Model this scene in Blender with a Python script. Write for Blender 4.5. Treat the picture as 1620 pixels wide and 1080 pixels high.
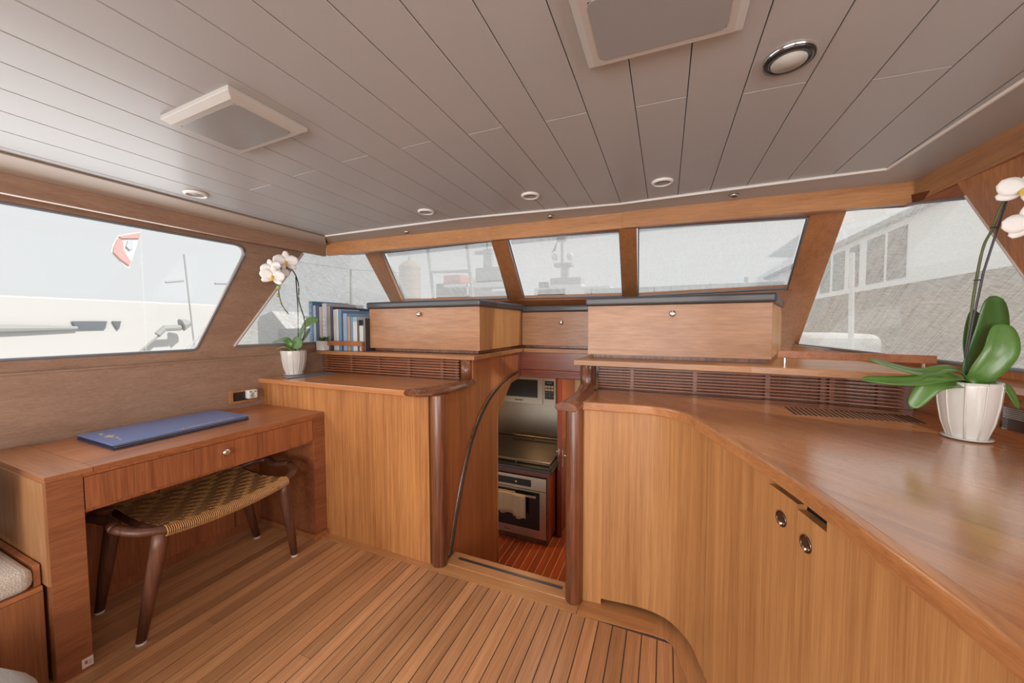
import bpy, bmesh, math, random
from mathutils import Vector, Matrix
random.seed(7)
V = Vector
S = bpy.context.scene
COL = S.collection
for o in list(bpy.data.objects): bpy.data.objects.remove(o)

# ------------------------------------------------------------------ camera
EYE = V((0, 0, 1.25))
FPX, YAW, PITCH, ROLL = 572.38, math.radians(22.974), math.radians(2.61), math.radians(-0.15)
_f = V((-math.sin(YAW)*math.cos(PITCH), math.cos(YAW)*math.cos(PITCH), -math.sin(PITCH)))
_r0 = V((math.cos(YAW), math.sin(YAW), 0)); _u0 = _r0.cross(_f)
_r = _r0*math.cos(ROLL) + _u0*math.sin(ROLL); _u = _u0*math.cos(ROLL) - _r0*math.sin(ROLL)
cam_d = bpy.data.cameras.new('camera'); cam_d.sensor_width = 36; cam_d.lens = FPX/1620*36
cam_d.clip_start = 0.02; cam_d.clip_end = 800
cam = bpy.data.objects.new('camera', cam_d); COL.objects.link(cam)
cam.matrix_world = Matrix(((_r.x, _u.x, -_f.x, EYE.x), (_r.y, _u.y, -_f.y, EYE.y), (_r.z, _u.z, -_f.z, EYE.z), (0, 0, 0, 1)))
S.camera = cam

# ------------------------------------------------------------------ light
S.view_settings.view_transform = 'Standard'; S.view_settings.look = 'None'
S.view_settings.gamma = 1; S.view_settings.use_curve_mapping = False
S.view_settings.exposure = -0.12
w = bpy.data.worlds.new('World'); S.world = w; w.use_nodes = True
bg = w.node_tree.nodes['Background']; bg.inputs[0].default_value = (0.97, 0.977, 0.985, 1); bg.inputs[1].default_value = 1.0
def lamp(name, kind, loc, energy, color=(1, 1, 1), size=None, to=None, **kw):
    d = bpy.data.lights.new(name, kind); d.energy = energy; d.color = color
    if kind == 'AREA':
        d.shape = 'RECTANGLE'; d.size, d.size_y = size
    for k, v in kw.items(): setattr(d, k, v)
    o = bpy.data.objects.new(name, d); COL.objects.link(o); o.location = loc
    if to is not None: o.rotation_euler = (V(to)-V(loc)).to_track_quat('-Z', 'Y').to_euler()
    return o
lamp('sun', 'SUN', (6, 3, 6), 4.5, (1.0, 0.93, 0.82), to=(6-.75, 3-.10, 6-.66), angle=math.radians(2))
# area lamps added to brighten the interior; the aft openings are unseen
lamp('aft_door_fill', 'AREA', (-0.7, -2.45, 1.15), 100, (1.0, 0.97, 0.94), (2.6, 1.5), to=(-0.7, 2, 1.0))
lamp('aft_right_fill', 'AREA', (1.02, -0.75, 1.42), 26, (1.0, 0.97, 0.95), (2.2, 0.6), to=(-1.5, -0.4, 0.9))  # extra fill lamp on the unseen right side
lamp('left_window_fill', 'AREA', (-2.62, 0.15, 1.43), 17, (0.97, 0.98, 1.0), (2.3, 0.6), to=(0.5, 0.4, 1.2))  # extra lamp strengthening the daylight at the left window

# ------------------------------------------------------------------ pixel -> real planes (1620x1080 frame)
def ray(x, y): return _f + _r*((x-810)/FPX) - _u*((y-540)/FPX)
def atz(x, y, z): d = ray(x, y); return EYE + d*((z-EYE.z)/d.z)
def aty(x, y, Y): d = ray(x, y); return EYE + d*(Y/d.y)
def atx(x, y, X): d = ray(x, y); return EYE + d*(X/d.x)
def atp(x, y, p, n): d = ray(x, y); n = V(n); return EYE + d*(n.dot(V(p)-EYE)/n.dot(d))

# ------------------------------------------------------------------ materials
MATS = {}
def _new(name):
    m = bpy.data.materials.new(name); m.use_nodes = True; nt = m.node_tree
    return m, nt, nt.nodes['Principled BSDF']
def setp(b, **k):
    for n, v in k.items(): b.inputs[n].default_value = v
def plain(name, col, rough=.5, metal=0, coat=0, var=0, scale=30, bump=0, sheen=0):
    if name in MATS: return MATS[name]
    m, nt, b = _new(name); setp(b, **{'Base Color': (*col, 1), 'Roughness': rough, 'Metallic': metal, 'Coat Weight': coat, 'Coat Roughness': .12})
    if sheen: b.inputs['Sheen Weight'].default_value = sheen
    if var or bump:
        g = nt.nodes.new('ShaderNodeNewGeometry'); n = nt.nodes.new('ShaderNodeTexNoise'); n.inputs['Scale'].default_value = scale; n.inputs['Detail'].default_value = 4
        nt.links.new(g.outputs['Position'], n.inputs['Vector'])
        if var:
            mx = nt.nodes.new('ShaderNodeMix'); mx.data_type = 'RGBA'
            mx.inputs['A'].default_value = (*[c*(1-var) for c in col], 1); mx.inputs['B'].default_value = (*[min(1, c*(1+var)) for c in col], 1)
            nt.links.new(n.outputs['Fac'], mx.inputs['Factor']); nt.links.new(mx.outputs['Result'], b.inputs['Base Color'])
        if bump:
            bp = nt.nodes.new('ShaderNodeBump'); bp.inputs['Strength'].default_value = bump; bp.inputs['Distance'].default_value = .004
            nt.links.new(n.outputs['Fac'], bp.inputs['Height']); nt.links.new(bp.outputs['Normal'], b.inputs['Normal'])
    MATS[name] = m; return m
def wood(name, light, dark, axis='Z', rough=.38, coat=.25, across=70, along=2.2, rot=0, rnd=.0, contrast=1.5):
    if name in MATS: return MATS[name]
    m, nt, b = _new(name); N = nt.nodes; L = nt.links
    setp(b, Roughness=rough); b.inputs['Coat Weight'].default_value = coat; b.inputs['Coat Roughness'].default_value = .18
    g = N.new('ShaderNodeNewGeometry'); oi = N.new('ShaderNodeObjectInfo')
    off = N.new('ShaderNodeVectorMath'); off.operation = 'MULTIPLY_ADD'
    off.inputs[1].default_value = (3.1, 5.7, 7.3); L.new(oi.outputs['Random'], off.inputs[0]); L.new(g.outputs['Position'], off.inputs[2])
    vr = N.new('ShaderNodeVectorRotate'); vr.rotation_type = 'Z_AXIS'; vr.inputs['Angle'].default_value = rot; L.new(off.outputs[0], vr.inputs['Vector'])
    def layer(ac, al, detail, dist):
        mu = N.new('ShaderNodeVectorMath'); mu.operation = 'MULTIPLY'
        s = [ac]*3; s['XYZ'.index(axis)] = al; mu.inputs[1].default_value = s; L.new(vr.outputs[0], mu.inputs[0])
        n = N.new('ShaderNodeTexNoise'); n.inputs['Scale'].default_value = 1; n.inputs['Detail'].default_value = detail; n.inputs['Distortion'].default_value = dist
        n.inputs['Roughness'].default_value = .62
        L.new(mu.outputs[0], n.inputs['Vector']); return n
    fine = layer(across*3.2, along*2.6, 3, .1); mid = layer(across*.55, along*.5, 5, .5); big = layer(across*.1, along*.25, 2, .3)
    a = N.new('ShaderNodeMath'); a.operation = 'MULTIPLY_ADD'; a.inputs[1].default_value = .42; L.new(fine.outputs['Fac'], a.inputs[0])
    c = N.new('ShaderNodeMath'); c.operation = 'MULTIPLY'; c.inputs[1].default_value = .40; L.new(mid.outputs['Fac'], c.inputs[0]); L.new(c.outputs[0], a.inputs[2])
    e = N.new('ShaderNodeMath'); e.operation = 'MULTIPLY_ADD'; e.inputs[1].default_value = .30; L.new(big.outputs['Fac'], e.inputs[0]); L.new(a.outputs[0], e.inputs[2])
    r = N.new('ShaderNodeValToRGB'); r.color_ramp.elements[0].position = .56-.2/contrast; r.color_ramp.elements[1].position = .56+.2/contrast
    r.color_ramp.elements[0].color = (*dark, 1); r.color_ramp.elements[1].color = (*light, 1); L.new(e.outputs[0], r.inputs[0])
    out = r.outputs[0]
    if rnd:
        hs = N.new('ShaderNodeHueSaturation'); mr = N.new('ShaderNodeMapRange'); mr.inputs['To Min'].default_value = 1-rnd; mr.inputs['To Max'].default_value = 1+rnd
        L.new(oi.outputs['Random'], mr.inputs['Value']); L.new(mr.outputs[0], hs.inputs['Value']); L.new(out, hs.inputs['Color']); out = hs.outputs[0]
    L.new(out, b.inputs['Base Color'])
    rr = N.new('ShaderNodeMapRange'); rr.inputs['To Min'].default_value = rough+.08; rr.inputs['To Max'].default_value = rough-.06
    L.new(fine.outputs['Fac'], rr.inputs['Value']); L.new(rr.outputs[0], b.inputs['Roughness'])
    MATS[name] = m; return m
def emis(name, col, s):
    m, nt, b = _new(name); setp(b, **{'Base Color': (*col, 1), 'Emission Color': (*col, 1), 'Emission Strength': s}); return m
TL, TD = (.60, .27, .090), (.30, .11, .034)
W_panel = wood('teak_vertical', TL, TD, 'Z', across=100)
W_panelR = wood('teak_vertical_pale', (.60, .305, .115), (.37, .16, .052), 'Z', contrast=1.5, across=110)
W_wall = wood('teak_wall_lengthwise', (.37, .235, .16), (.25, .145, .095), 'Y', rough=.5, coat=.1, rot=-.12)
W_x = wood('teak_crosswise', (.50, .24, .095), (.27, .11, .04), 'X')
W_counter = wood('teak_counter', (.62, .265, .09), (.36, .125, .042), 'X', rough=.30, coat=.6, across=55)
W_counterR = wood('teak_counter_diagonal', (.60, .255, .088), (.35, .125, .042), 'Y', rough=.25, coat=1.0, across=55, rot=-.75)
MATS['teak_counter_diagonal'].node_tree.nodes['Principled BSDF'].inputs['Coat IOR'].default_value = 1.85
W_locker = wood('walnut_locker', (.50, .255, .12), (.34, .155, .066), 'X', rough=.4, across=22, along=3.5)
W_desk = wood('teak_desk_vertical', (.43, .15, .056), (.20, .06, .022), 'Z', rough=.4)
W_deskY = wood('teak_desk_lengthwise', (.48, .18, .068), (.26, .085, .03), 'Y', rough=.4, rot=-.06)
W_rail = wood('dark_rail', (.28, .10, .042), (.07, .02, .010), 'Y', rough=.25, coat=.6, rot=0)
W_post = wood('dark_post', (.25, .088, .038), (.06, .017, .009), 'Z', rough=.34, coat=.3, across=75, contrast=2.0)
W_stool = wood('stool_wood', (.17, .065, .035), (.06, .022, .013), 'Z', rough=.42, coat=.1)
W_floor = wood('teak_floor_plank', (.66, .345, .165), (.38, .17, .072), 'Y', rough=.33, coat=.35, across=90, rnd=.22)
W_margin = wood('teak_floor_margin', (.62, .315, .13), (.42, .18, .068), 'X', rough=.34, coat=.3)
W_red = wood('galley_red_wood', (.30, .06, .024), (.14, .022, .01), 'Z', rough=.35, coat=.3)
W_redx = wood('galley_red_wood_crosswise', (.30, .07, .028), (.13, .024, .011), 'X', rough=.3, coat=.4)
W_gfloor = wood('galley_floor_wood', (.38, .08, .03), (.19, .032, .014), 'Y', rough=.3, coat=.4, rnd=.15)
W_slat = wood('grille_slat', (.36, .125, .052), (.15, .045, .02), 'X', rough=.4)
M_ceil = plain('ceiling_satin', (.415, .422, .43), .40, coat=.12)
M_ceilgap = plain('ceiling_groove', (.10, .075, .06), .7)
M_white = plain('white_trim', (.78, .77, .74), .35)
M_cream = plain('cream_plastic', (.47, .455, .43), .4)
M_grey = plain('grey_diffuser', (.29, .30, .31), .28, coat=.3)
M_caulk = plain('caulk', (.085, .065, .062), .45)
M_dark = plain('dark_recess', (.02, .014, .012), .8)
M_rubber = plain('rubber_seal', (.012, .012, .014), .5)
M_vinyl = plain('black_vinyl', (.055, .055, .062), .38, coat=.25, bump=.1, scale=400)
M_chrome = plain('chrome', (.75, .74, .72), .12, 1)
M_steel = plain('brushed_steel', (.55, .48, .40), .3, 1, var=.15, scale=60)
M_pearl = plain('grey_gasket', (.18, .20, .23), .35)
M_black = plain('black_plastic', (.012, .012, .014), .25, coat=.4)
M_ceram = plain('white_ceramic', (.74, .72, .68), .18, coat=.5)
M_leaf = plain('orchid_leaf', (.10, .22, .045), .32, coat=.3, var=.25, scale=40)
M_leafd = plain('orchid_leaf_deep', (.055, .15, .035), .34, coat=.3, var=.25, scale=40)
M_stem = plain('orchid_stem', (.09, .11, .045), .5, var=.3)
M_stake = plain('dark_stake', (.05, .045, .07), .4)
M_petal = plain('orchid_petal', (.86, .85, .83), .5)
M_lip = plain('orchid_lip', (.80, .55, .10), .5)
M_bud = plain('orchid_bud', (.42, .50, .16), .5)
M_soil = plain('bark_soil', (.06, .035, .02), .9, var=.4)
M_boucle = plain('beige_boucle', (.58, .51, .43), .95, var=.3, scale=220, bump=1.0, sheen=.3)
M_pillow = plain('cream_pillow', (.70, .66, .60), .9, bump=.3, scale=250)
M_towel = plain('towel', (.55, .46, .32), .95, bump=.6, scale=200)
M_gold = plain('gold_print', (.70, .55, .30), .4, .6)
M_blue = plain('blue_cover', (.12, .19, .40), .32, coat=.2, var=.06)
M_blued = plain('blue_cover_edge', (.03, .04, .09), .5)
M_page = plain('pages', (.62, .57, .48), .8)
M_slate = plain('slate_booklet', (.10, .13, .17), .4)
M_brown = plain('brown_sockets', (.08, .05, .035), .6)
M_canel = plain('cane_light', (.50, .255, .085), .45, var=.35, scale=90)
M_caned = plain('cane_dark', (.15, .068, .027), .5, var=.5, scale=90)
M_whitehull = plain('white_hull', (.70, .70, .71), .5)
M_tint = plain('tinted_glass', (.06, .07, .08), .2)
M_stone = plain('stone', (.40, .33, .28), .9, var=.2, scale=2)
M_far = plain('far_brown', (.19, .14, .11), .9, var=.15, scale=1)
M_farg = plain('far_grey', (.36, .37, .38), .8)
M_redflag = plain('red_flag', (.82, .38, .38), .7)  # red paled towards white, overexposure of the view put into the colour
M_sea = plain('harbour_ground', (.55, .56, .56), .6)
def glassm():
    m = bpy.data.materials.new('window_glass'); m.use_nodes = True; nt = m.node_tree; nt.nodes.clear()
    o = nt.nodes.new('ShaderNodeOutputMaterial'); t = nt.nodes.new('ShaderNodeBsdfTransparent'); t.inputs[0].default_value = (.97, .98, .98, 1)
    g = nt.nodes.new('ShaderNodeBsdfGlossy'); g.inputs['Roughness'].default_value = .02; mx = nt.nodes.new('ShaderNodeMixShader')
    lw = nt.nodes.new('ShaderNodeLayerWeight'); lw.inputs['Blend'].default_value = .5; pw = nt.nodes.new('ShaderNodeMath'); pw.operation = 'POWER'; pw.inputs[1].default_value = 5
    nt.links.new(lw.outputs['Facing'], pw.inputs[0]); fr = nt.nodes.new('ShaderNodeMapRange'); fr.inputs['To Min'].default_value = .03; fr.inputs['To Max'].default_value = .5; nt.links.new(pw.outputs[0], fr.inputs['Value'])
    nt.links.new(fr.outputs[0], mx.inputs[0]); nt.links.new(t.outputs[0], mx.inputs[1]); nt.links.new(g.outputs[0], mx.inputs[2]); nt.links.new(mx.outputs[0], o.inputs[0]); return m
M_glass = glassm()
def screenm(name, dirs, t0=.20, t1=.46, col=(.575, .585, .605)):
    m = bpy.data.materials.new(name); m.use_nodes = True; nt = m.node_tree; nt.nodes.clear(); N = nt.nodes; L = nt.links
    o = N.new('ShaderNodeOutputMaterial'); t = N.new('ShaderNodeBsdfTransparent'); tr = N.new('ShaderNodeBsdfTranslucent'); tr.inputs[0].default_value = (*col, 1)
    df = N.new('ShaderNodeBsdfDiffuse'); df.inputs[0].default_value = (*col, 1)
    ms = N.new('ShaderNodeMixShader'); ms.inputs[0].default_value = .25; L.new(tr.outputs[0], ms.inputs[1]); L.new(df.outputs[0], ms.inputs[2])
    g = N.new('ShaderNodeNewGeometry'); acc = None
    for d, ac, al in dirs:
        d = V(d).normalized(); q = d.to_track_quat('X', 'Z').inverted(); R = q.to_euler()
        mp = N.new('ShaderNodeMapping'); mp.vector_type = 'POINT'; mp.inputs['Rotation'].default_value = R
        L.new(g.outputs['Position'], mp.inputs['Vector'])
        mu = N.new('ShaderNodeVectorMath'); mu.operation = 'MULTIPLY'; mu.inputs[1].default_value = (al, ac, ac); L.new(mp.outputs[0], mu.inputs[0])
        n = N.new('ShaderNodeTexNoise'); n.inputs['Scale'].default_value = 1; n.inputs['Detail'].default_value = 3; L.new(mu.outputs[0], n.inputs['Vector'])
        if acc is None: acc = n.outputs['Fac']
        else:
            a = N.new('ShaderNodeMath'); a.operation = 'ADD'; L.new(acc, a.inputs[0]); L.new(n.outputs['Fac'], a.inputs[1]); acc = a.outputs[0]
    mr = N.new('ShaderNodeMapRange'); k = len(dirs); mr.inputs['From Min'].default_value = .5*k-.22*k**.5; mr.inputs['From Max'].default_value = .5*k+.22*k**.5
    mr.inputs['To Min'].default_value = t0; mr.inputs['To Max'].default_value = t1; L.new(acc, mr.inputs['Value'])
    mx = N.new('ShaderNodeMixShader'); L.new(mr.outputs[0], mx.inputs[0]); L.new(ms.outputs[0], mx.inputs[1]); L.new(t.outputs[0], mx.inputs[2])
    L.new(mx.outputs[0], o.inputs[0]); return m
M_screenF = screenm('sunscreen_front', [((1, 0, 0), 240, 4), ((.1, 1, -.62), 240, 8)], .14, .54)
M_screenS = screenm('sunscreen_side', [((0, 1, .25), 230, 4), ((0, .75, -.6), 230, 4)], .26, .66, (.50, .49, .48))

# ------------------------------------------------------------------ geometry helpers: (verts, faces)
def cat(*gs):
    vs, fs = [], []
    for v, f in gs:
        k = len(vs); vs += [V(a) for a in v]; fs += [[i+k for i in q] for q in f]
    return vs, fs
def box(x0, x1, y0, y1, z0, z1):
    v = [V((x, y, z)) for z in (z0, z1) for x, y in ((x0, y0), (x1, y0), (x1, y1), (x0, y1))]
    return v, [[0, 3, 2, 1], [4, 5, 6, 7], [0, 1, 5, 4], [1, 2, 6, 5], [2, 3, 7, 6], [3, 0, 4, 7]]
def extr(poly, vec):
    n = len(poly); vec = V(vec); a = [V(p) for p in poly]; v = a+[p+vec for p in a]
    return v, [list(range(n))[::-1], [i+n for i in range(n)]]+[[i, (i+1) % n, (i+1) % n+n, i+n] for i in range(n)]
def prism(xy, z0, z1): return extr([(x, y, z0) for x, y in xy], (0, 0, z1-z0))
def slab(poly, t):
    n = (V(poly[1])-V(poly[0])).cross(V(poly[2])-V(poly[0])).normalized(); return extr(poly, n*t)
def hexa(b, t):
    return [V(p) for p in b+t], [[0, 3, 2, 1], [4, 5, 6, 7], [0, 1, 5, 4], [1, 2, 6, 5], [2, 3, 7, 6], [3, 0, 4, 7]]
def tube(pts, rad, n=10, closed=False, up=(0, 0, 1), flat=1.0):
    pts = [V(p) for p in pts]; m = len(pts); rad = rad if isinstance(rad, (list, tuple)) else [rad]*m
    vs, fs = [], []
    for i, p in enumerate(pts):
        if closed: d = (pts[(i+1) % m]-pts[i-1])
        else: d = pts[min(i+1, m-1)]-pts[max(i-1, 0)]
        d.normalize(); a = d.cross(V(up))
        if a.length < 1e-3: a = d.cross(V((1, 0, 0)))
        a.normalize(); b = a.cross(d)
        for k in range(n):
            t = 2*math.pi*k/n; vs.append(p+a*math.cos(t)*rad[i]+b*math.sin(t)*rad[i]*flat)
    for i in range(m if closed else m-1):
        j = (i+1) % m
        for k in range(n): fs.append([i*n+k, i*n+(k+1) % n, j*n+(k+1) % n, j*n+k])
    if not closed: fs += [list(range(n))[::-1], [(m-1)*n+k for k in range(n)]]
    return vs, fs
def lathe(prof, c, n=32, axis='Z'):
    c = V(c); vs, fs = [], []
    for r, h in prof:
        for k in range(n):
            t = 2*math.pi*k/n; q = (r*math.cos(t), r*math.sin(t), h)
            if axis == 'X': q = (q[2], q[0], q[1])
            if axis == 'Y': q = (q[0], q[2], q[1])
            vs.append(c+V(q))
    for i in range(len(prof)-1):
        for k in range(n): fs.append([i*n+k, i*n+(k+1) % n, (i+1)*n+(k+1) % n, (i+1)*n+k])
    fs += [list(range(n))[::-1], [(len(prof)-1)*n+k for k in range(n)]]
    return vs, fs
def offs(pts, d):
    out = []; m = len(pts)
    for i in range(m):
        a = V(pts[max(i-1, 0)][:2]); b = V(pts[i][:2]); c = V(pts[min(i+1, m-1)][:2])
        t1 = (b-a).normalized() if i > 0 else (c-b).normalized(); t2 = (c-b).normalized() if i < m-1 else t1
        n = (V((-t1.y, t1.x))+V((-t2.y, t2.x))); n.normalize(); k = 1/max(.4, n.dot(V((-t1.y, t1.x))))
        out.append((b.x+n.x*d*k, b.y+n.y*d*k))
    return out
def band(pts, d, z0, z1):
    q = offs(pts, d); return prism([tuple(p[:2]) for p in pts]+q[::-1], z0, z1)
def spline(pts, n=8):
    pts = [V(p) for p in pts]; out = []
    for i in range(len(pts)-1):
        p0 = pts[max(i-1, 0)]; p1 = pts[i]; p2 = pts[i+1]; p3 = pts[min(i+2, len(pts)-1)]
        for k in range(n):
            t = k/n; out.append(.5*((2*p1)+(p2-p0)*t+(2*p0-5*p1+4*p2-p3)*t*t+(3*p1-p0-3*p2+p3)*t**3))
    return out+[pts[-1]]
WL = {}
def obj(name, geo, mat, parent=None, smooth=False, bevel=0, seg=2, subd=0, solid=0, base=False):
    vs, fs = geo; vs = [V(v) for v in vs]
    lo = [min(v[i] for v in vs) for i in range(3)]; hi = [max(v[i] for v in vs) for i in range(3)]
    loc = V(((lo[0]+hi[0])/2, (lo[1]+hi[1])/2, lo[2]))
    me = bpy.data.meshes.new(name); me.from_pydata([v-loc for v in vs], [], fs)
    bm = bmesh.new(); bm.from_mesh(me); bmesh.ops.recalc_face_normals(bm, faces=bm.faces[:]); bm.to_mesh(me); bm.free()
    if smooth: me.polygons.foreach_set('use_smooth', [True]*len(me.polygons))
    me.materials.append(mat); o = bpy.data.objects.new(name, me); COL.objects.link(o)
    if parent is not None: o.parent = parent; o.location = loc-WL[parent]
    else: o.location = loc
    WL[o] = loc
    if solid: s = o.modifiers.new('thickness', 'SOLIDIFY'); s.thickness = solid; s.offset = 0
    if bevel:
        b = o.modifiers.new('bevel', 'BEVEL'); b.width = bevel; b.segments = seg; b.limit_method = 'ANGLE'; b.angle_limit = math.radians(35)
        b.harden_normals = False
    if subd: s = o.modifiers.new('subd', 'SUBSURF'); s.levels = subd; s.render_levels = subd
    return o
def tag(o, label, cat_, group=None):
    o['label'] = label; o['category'] = cat_
    if group: o['group'] = group
    return o
def thing(name, loc, label, cat_, group=None):
    o = bpy.data.objects.new(name, None); COL.objects.link(o); o.location = loc; WL[o] = V(loc); o.empty_display_size = .1
    return tag(o, label, cat_, group)
def struct(o, label=None, cat_=None):
    o['kind'] = 'structure'
    if label: o['label'] = label; o['category'] = cat_
    return o
def sempty(name, loc, label, cat_): return struct(thing(name, loc, label, cat_))
def plate(outer, holes, vec):
    bm = bmesh.new(); es = []
    for lp in [outer]+holes:
        vv = [bm.verts.new(V(p)) for p in lp]
        es += [bm.edges.new((vv[i], vv[(i+1) % len(vv)])) for i in range(len(vv))]
    bmesh.ops.triangle_fill(bm, edges=es, use_beauty=True)
    r = bmesh.ops.extrude_face_region(bm, geom=bm.faces[:])
    bmesh.ops.translate(bm, verts=[g for g in r['geom'] if isinstance(g, bmesh.types.BMVert)], vec=V(vec))
    bm.verts.index_update(); out = [v.co.copy() for v in bm.verts], [[v.index for v in f.verts] for f in bm.faces]; bm.free(); return out
def rounded(poly, rads, n=5):
    out = []; m = len(poly)
    for i in range(m):
        p = V(poly[i]); a = (V(poly[i-1])-p); b = (V(poly[(i+1) % m])-p); r = rads[i]
        if r <= 0: out.append(p); continue
        a.normalize(); b.normalize(); s = p+a*r; e = p+b*r
        for k in range(n+1):
            t = k/n; out.append(s*(1-t)**2+p*2*t*(1-t)+e*t*t)
    return out
def textgeo(txt, size, origin, ux, uy, thick=.0006):
    cu = bpy.data.curves.new('t', 'FONT'); cu.body = txt; cu.size = size; cu.resolution_u = 2
    o = bpy.data.objects.new('t', cu); COL.objects.link(o); dg = bpy.context.evaluated_depsgraph_get(); me = bpy.data.meshes.new_from_object(o.evaluated_get(dg))
    ux, uy, origin = V(ux).normalized(), V(uy).normalized(), V(origin); nz = ux.cross(uy)
    v = [origin+ux*p.co.x+uy*p.co.y+nz*thick for p in me.vertices]; f = [list(p.vertices) for p in me.polygons]
    wdt = max((p.co.x for p in me.vertices), default=0)
    bpy.data.objects.remove(o); bpy.data.curves.remove(cu); bpy.data.meshes.remove(me); return (v, f), wdt

# ------------------------------------------------------------------ the shell
CX = -.65
def ceilz(x): return 1.895-.018*(x-CX)**2
TRIM = [(-2.13, 1.787), (-1.136, 1.908), (-.235, 2.019), (.79, 1.903)]
def ytrim(x):
    for (a, b), (c, d) in zip(TRIM, TRIM[1:]):
        if x <= c: return b+(d-b)*(x-a)/(c-a)
    return TRIM[-1][1]
PX = [-2.127, -2.086, -1.934, -1.779, -1.627, -1.476, -1.329, -1.186, -1.044, -.903, -.766, -.630, -.497, -.363, -.228, -.092, .046, .185, .330, .476, .626, .785]
AFT = -2.4
ceiling = struct(obj('ceiling', cat(*[hexa([(a, AFT, ceilz(a)+.012), (b, AFT, ceilz(b)+.012), (b, 2.3, ceilz(b)+.012), (a, 2.3, ceilz(a)+.012)],
          [(a, AFT, ceilz(a)+.07), (b, AFT, ceilz(b)+.07), (b, 2.3, ceilz(b)+.07), (a, 2.3, ceilz(a)+.07)]) for a, b in zip([-2.45, -2.127]+PX[1::3]+[.785], PX[:1]+PX[1::3]+[.785, .99]) if b > a]), M_ceilgap),
          'cambered cabin ceiling lined with pale lengthwise planks', 'ceiling')
joints = {3: 1.09, 5: 1.08, 7: 1.075, 9: 1.085, 11: 1.10, 13: 1.125, 15: 1.15, 17: 1.19, 19: 1.235}
for i in range(len(PX)-1):
    a, b = PX[i]+.0011, PX[i+1]-.0011
    if i == 0: a = -2.127
    cuts = [AFT]+([joints[i]] if i in joints else [])+[None]
    if i in (4, 6, 8, 10, 12, 14, 16): cuts = [AFT, -1.35+.1*(i % 3), None]
    for k in range(len(cuts)-1):
        y0 = cuts[k]+(.001 if k else 0); y1a = (ytrim(a) if cuts[k+1] is None else cuts[k+1]-.001); y1b = (ytrim(b) if cuts[k+1] is None else cuts[k+1]-.001)
        obj('plank', hexa([(a, y0, ceilz(a)), (b, y0, ceilz(b)), (b, y1b, ceilz(b)), (a, y1a, ceilz(a))],
                          [(a, y0, ceilz(a)+.011), (b, y0, ceilz(b)+.011), (b, y1b, ceilz(b)+.011), (a, y1a, ceilz(a)+.011)]), M_ceil, ceiling, bevel=.0016, seg=1)
obj('plank', hexa([(.787, AFT, ceilz(.787)), (.845, AFT, ceilz(.845)), (.811, 1.352, ceilz(.811)), (.787, 1.90, ceilz(.787))], [(.787, AFT, ceilz(.787)+.011), (.845, AFT, ceilz(.845)+.011), (.811, 1.352, ceilz(.811)+.011), (.787, 1.90, ceilz(.787)+.011)]), M_ceil, ceiling)
# white bead and the flat border outside it
BEAM = [V((-2.302, 1.94, 1.853)), V((-1.042, 2.138, 1.888)), V((-.23, 2.181, 1.89)), V((.961, 2.10, 1.853))]
SIDE_L = [(-2.127, AFT), (-2.13, 1.787)]; SIDE_R = [(.79, 1.903), (.811, 1.352), (.845, AFT)]
tpts = [V((x, y, ceilz(x)-.001)) for x, y in TRIM]
tr = [V((x, y, ceilz(x)-.001)) for x, y in SIDE_R]
obj('bead', tube(tpts, .0065, 6), M_white, ceiling)
obj('bead', tube(tr, .0065, 6), M_white, ceiling)
obj('bead', tube([V((x, y, ceilz(x)-.003)) for x, y in SIDE_L], .005, 6), plain('brown_bead', (.25, .19, .14), .5), ceiling)
def strip(a, b, t=.01):
    g = []
    for i in range(len(a)-1):
        p = [V(a[i]), V(a[i+1]), V(b[i+1]), V(b[i])]; g.append(hexa(p, [q+V((0, 0, t)) for q in p]))
    return cat(*g)
obj('border_panel', strip(tpts, [b+V((0, .02, 0)) for b in BEAM]), M_ceil, ceiling)
obj('border_panel', strip(tr, [V((.961, 2.12, 1.853)), V((.99, 1.60, 1.85)), V((1.06, AFT, 1.85))]), M_ceil, ceiling)
obj('cove', strip([V((-2.127, AFT, 1.855)), V((-2.13, 1.787, 1.855))], [V((-2.40, AFT, 1.834)), V((-2.302, 1.94, 1.834))]), plain('beige_cove', (.50, .43, .36), .45), ceiling)
# beams under the ceiling edge
def beam(name, a, b, drop, t, mat, label):
    a, b = V(a), V(b); d = (b-a); d.z = 0; d.normalize(); n = V((-d.y, d.x, 0))*t
    lo = V((0, 0, -drop))
    return struct(obj(name, hexa([a+lo, b+lo, b+lo+n, a+lo+n], [a, b, b+n, a+n]), mat, bevel=.002), label, 'beam')
WB = wood('teak_beam', (.56, .275, .11), (.36, .155, .058), 'X', rough=.4)
WBy = wood('teak_beam_lengthwise', (.52, .27, .12), (.33, .15, .065), 'Y', rough=.4)
up = V((0, 0, .012))
beam('trim_1', BEAM[0]+up, BEAM[1]+up, .10, .03, WB, 'teak beam over the windscreen at its left end')
beam('trim_2', BEAM[1]+V((-.004, -.006, .012)), BEAM[2]+V((0, 0, .012)), .10, .03, WB, 'teak beam over the middle windscreen pane')
beam('trim_3', BEAM[2]+V((-.006, -.012, .012)), BEAM[3]+V((.03, -.002, .0112)), .102, .03, WB, 'long teak beam over the right windscreen pane')
beam('trim_4', V((-2.385, AFT, 1.834)), V((-2.302, 1.94, 1.834)), 0.076, .03, W_wall, 'teak beam above the large left side window')
beam('trim_5', V((.961, 2.10, 1.865)), V((1.05, AFT, 1.865)), .106, .03, WBy, 'teak beam above the right side window')

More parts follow.
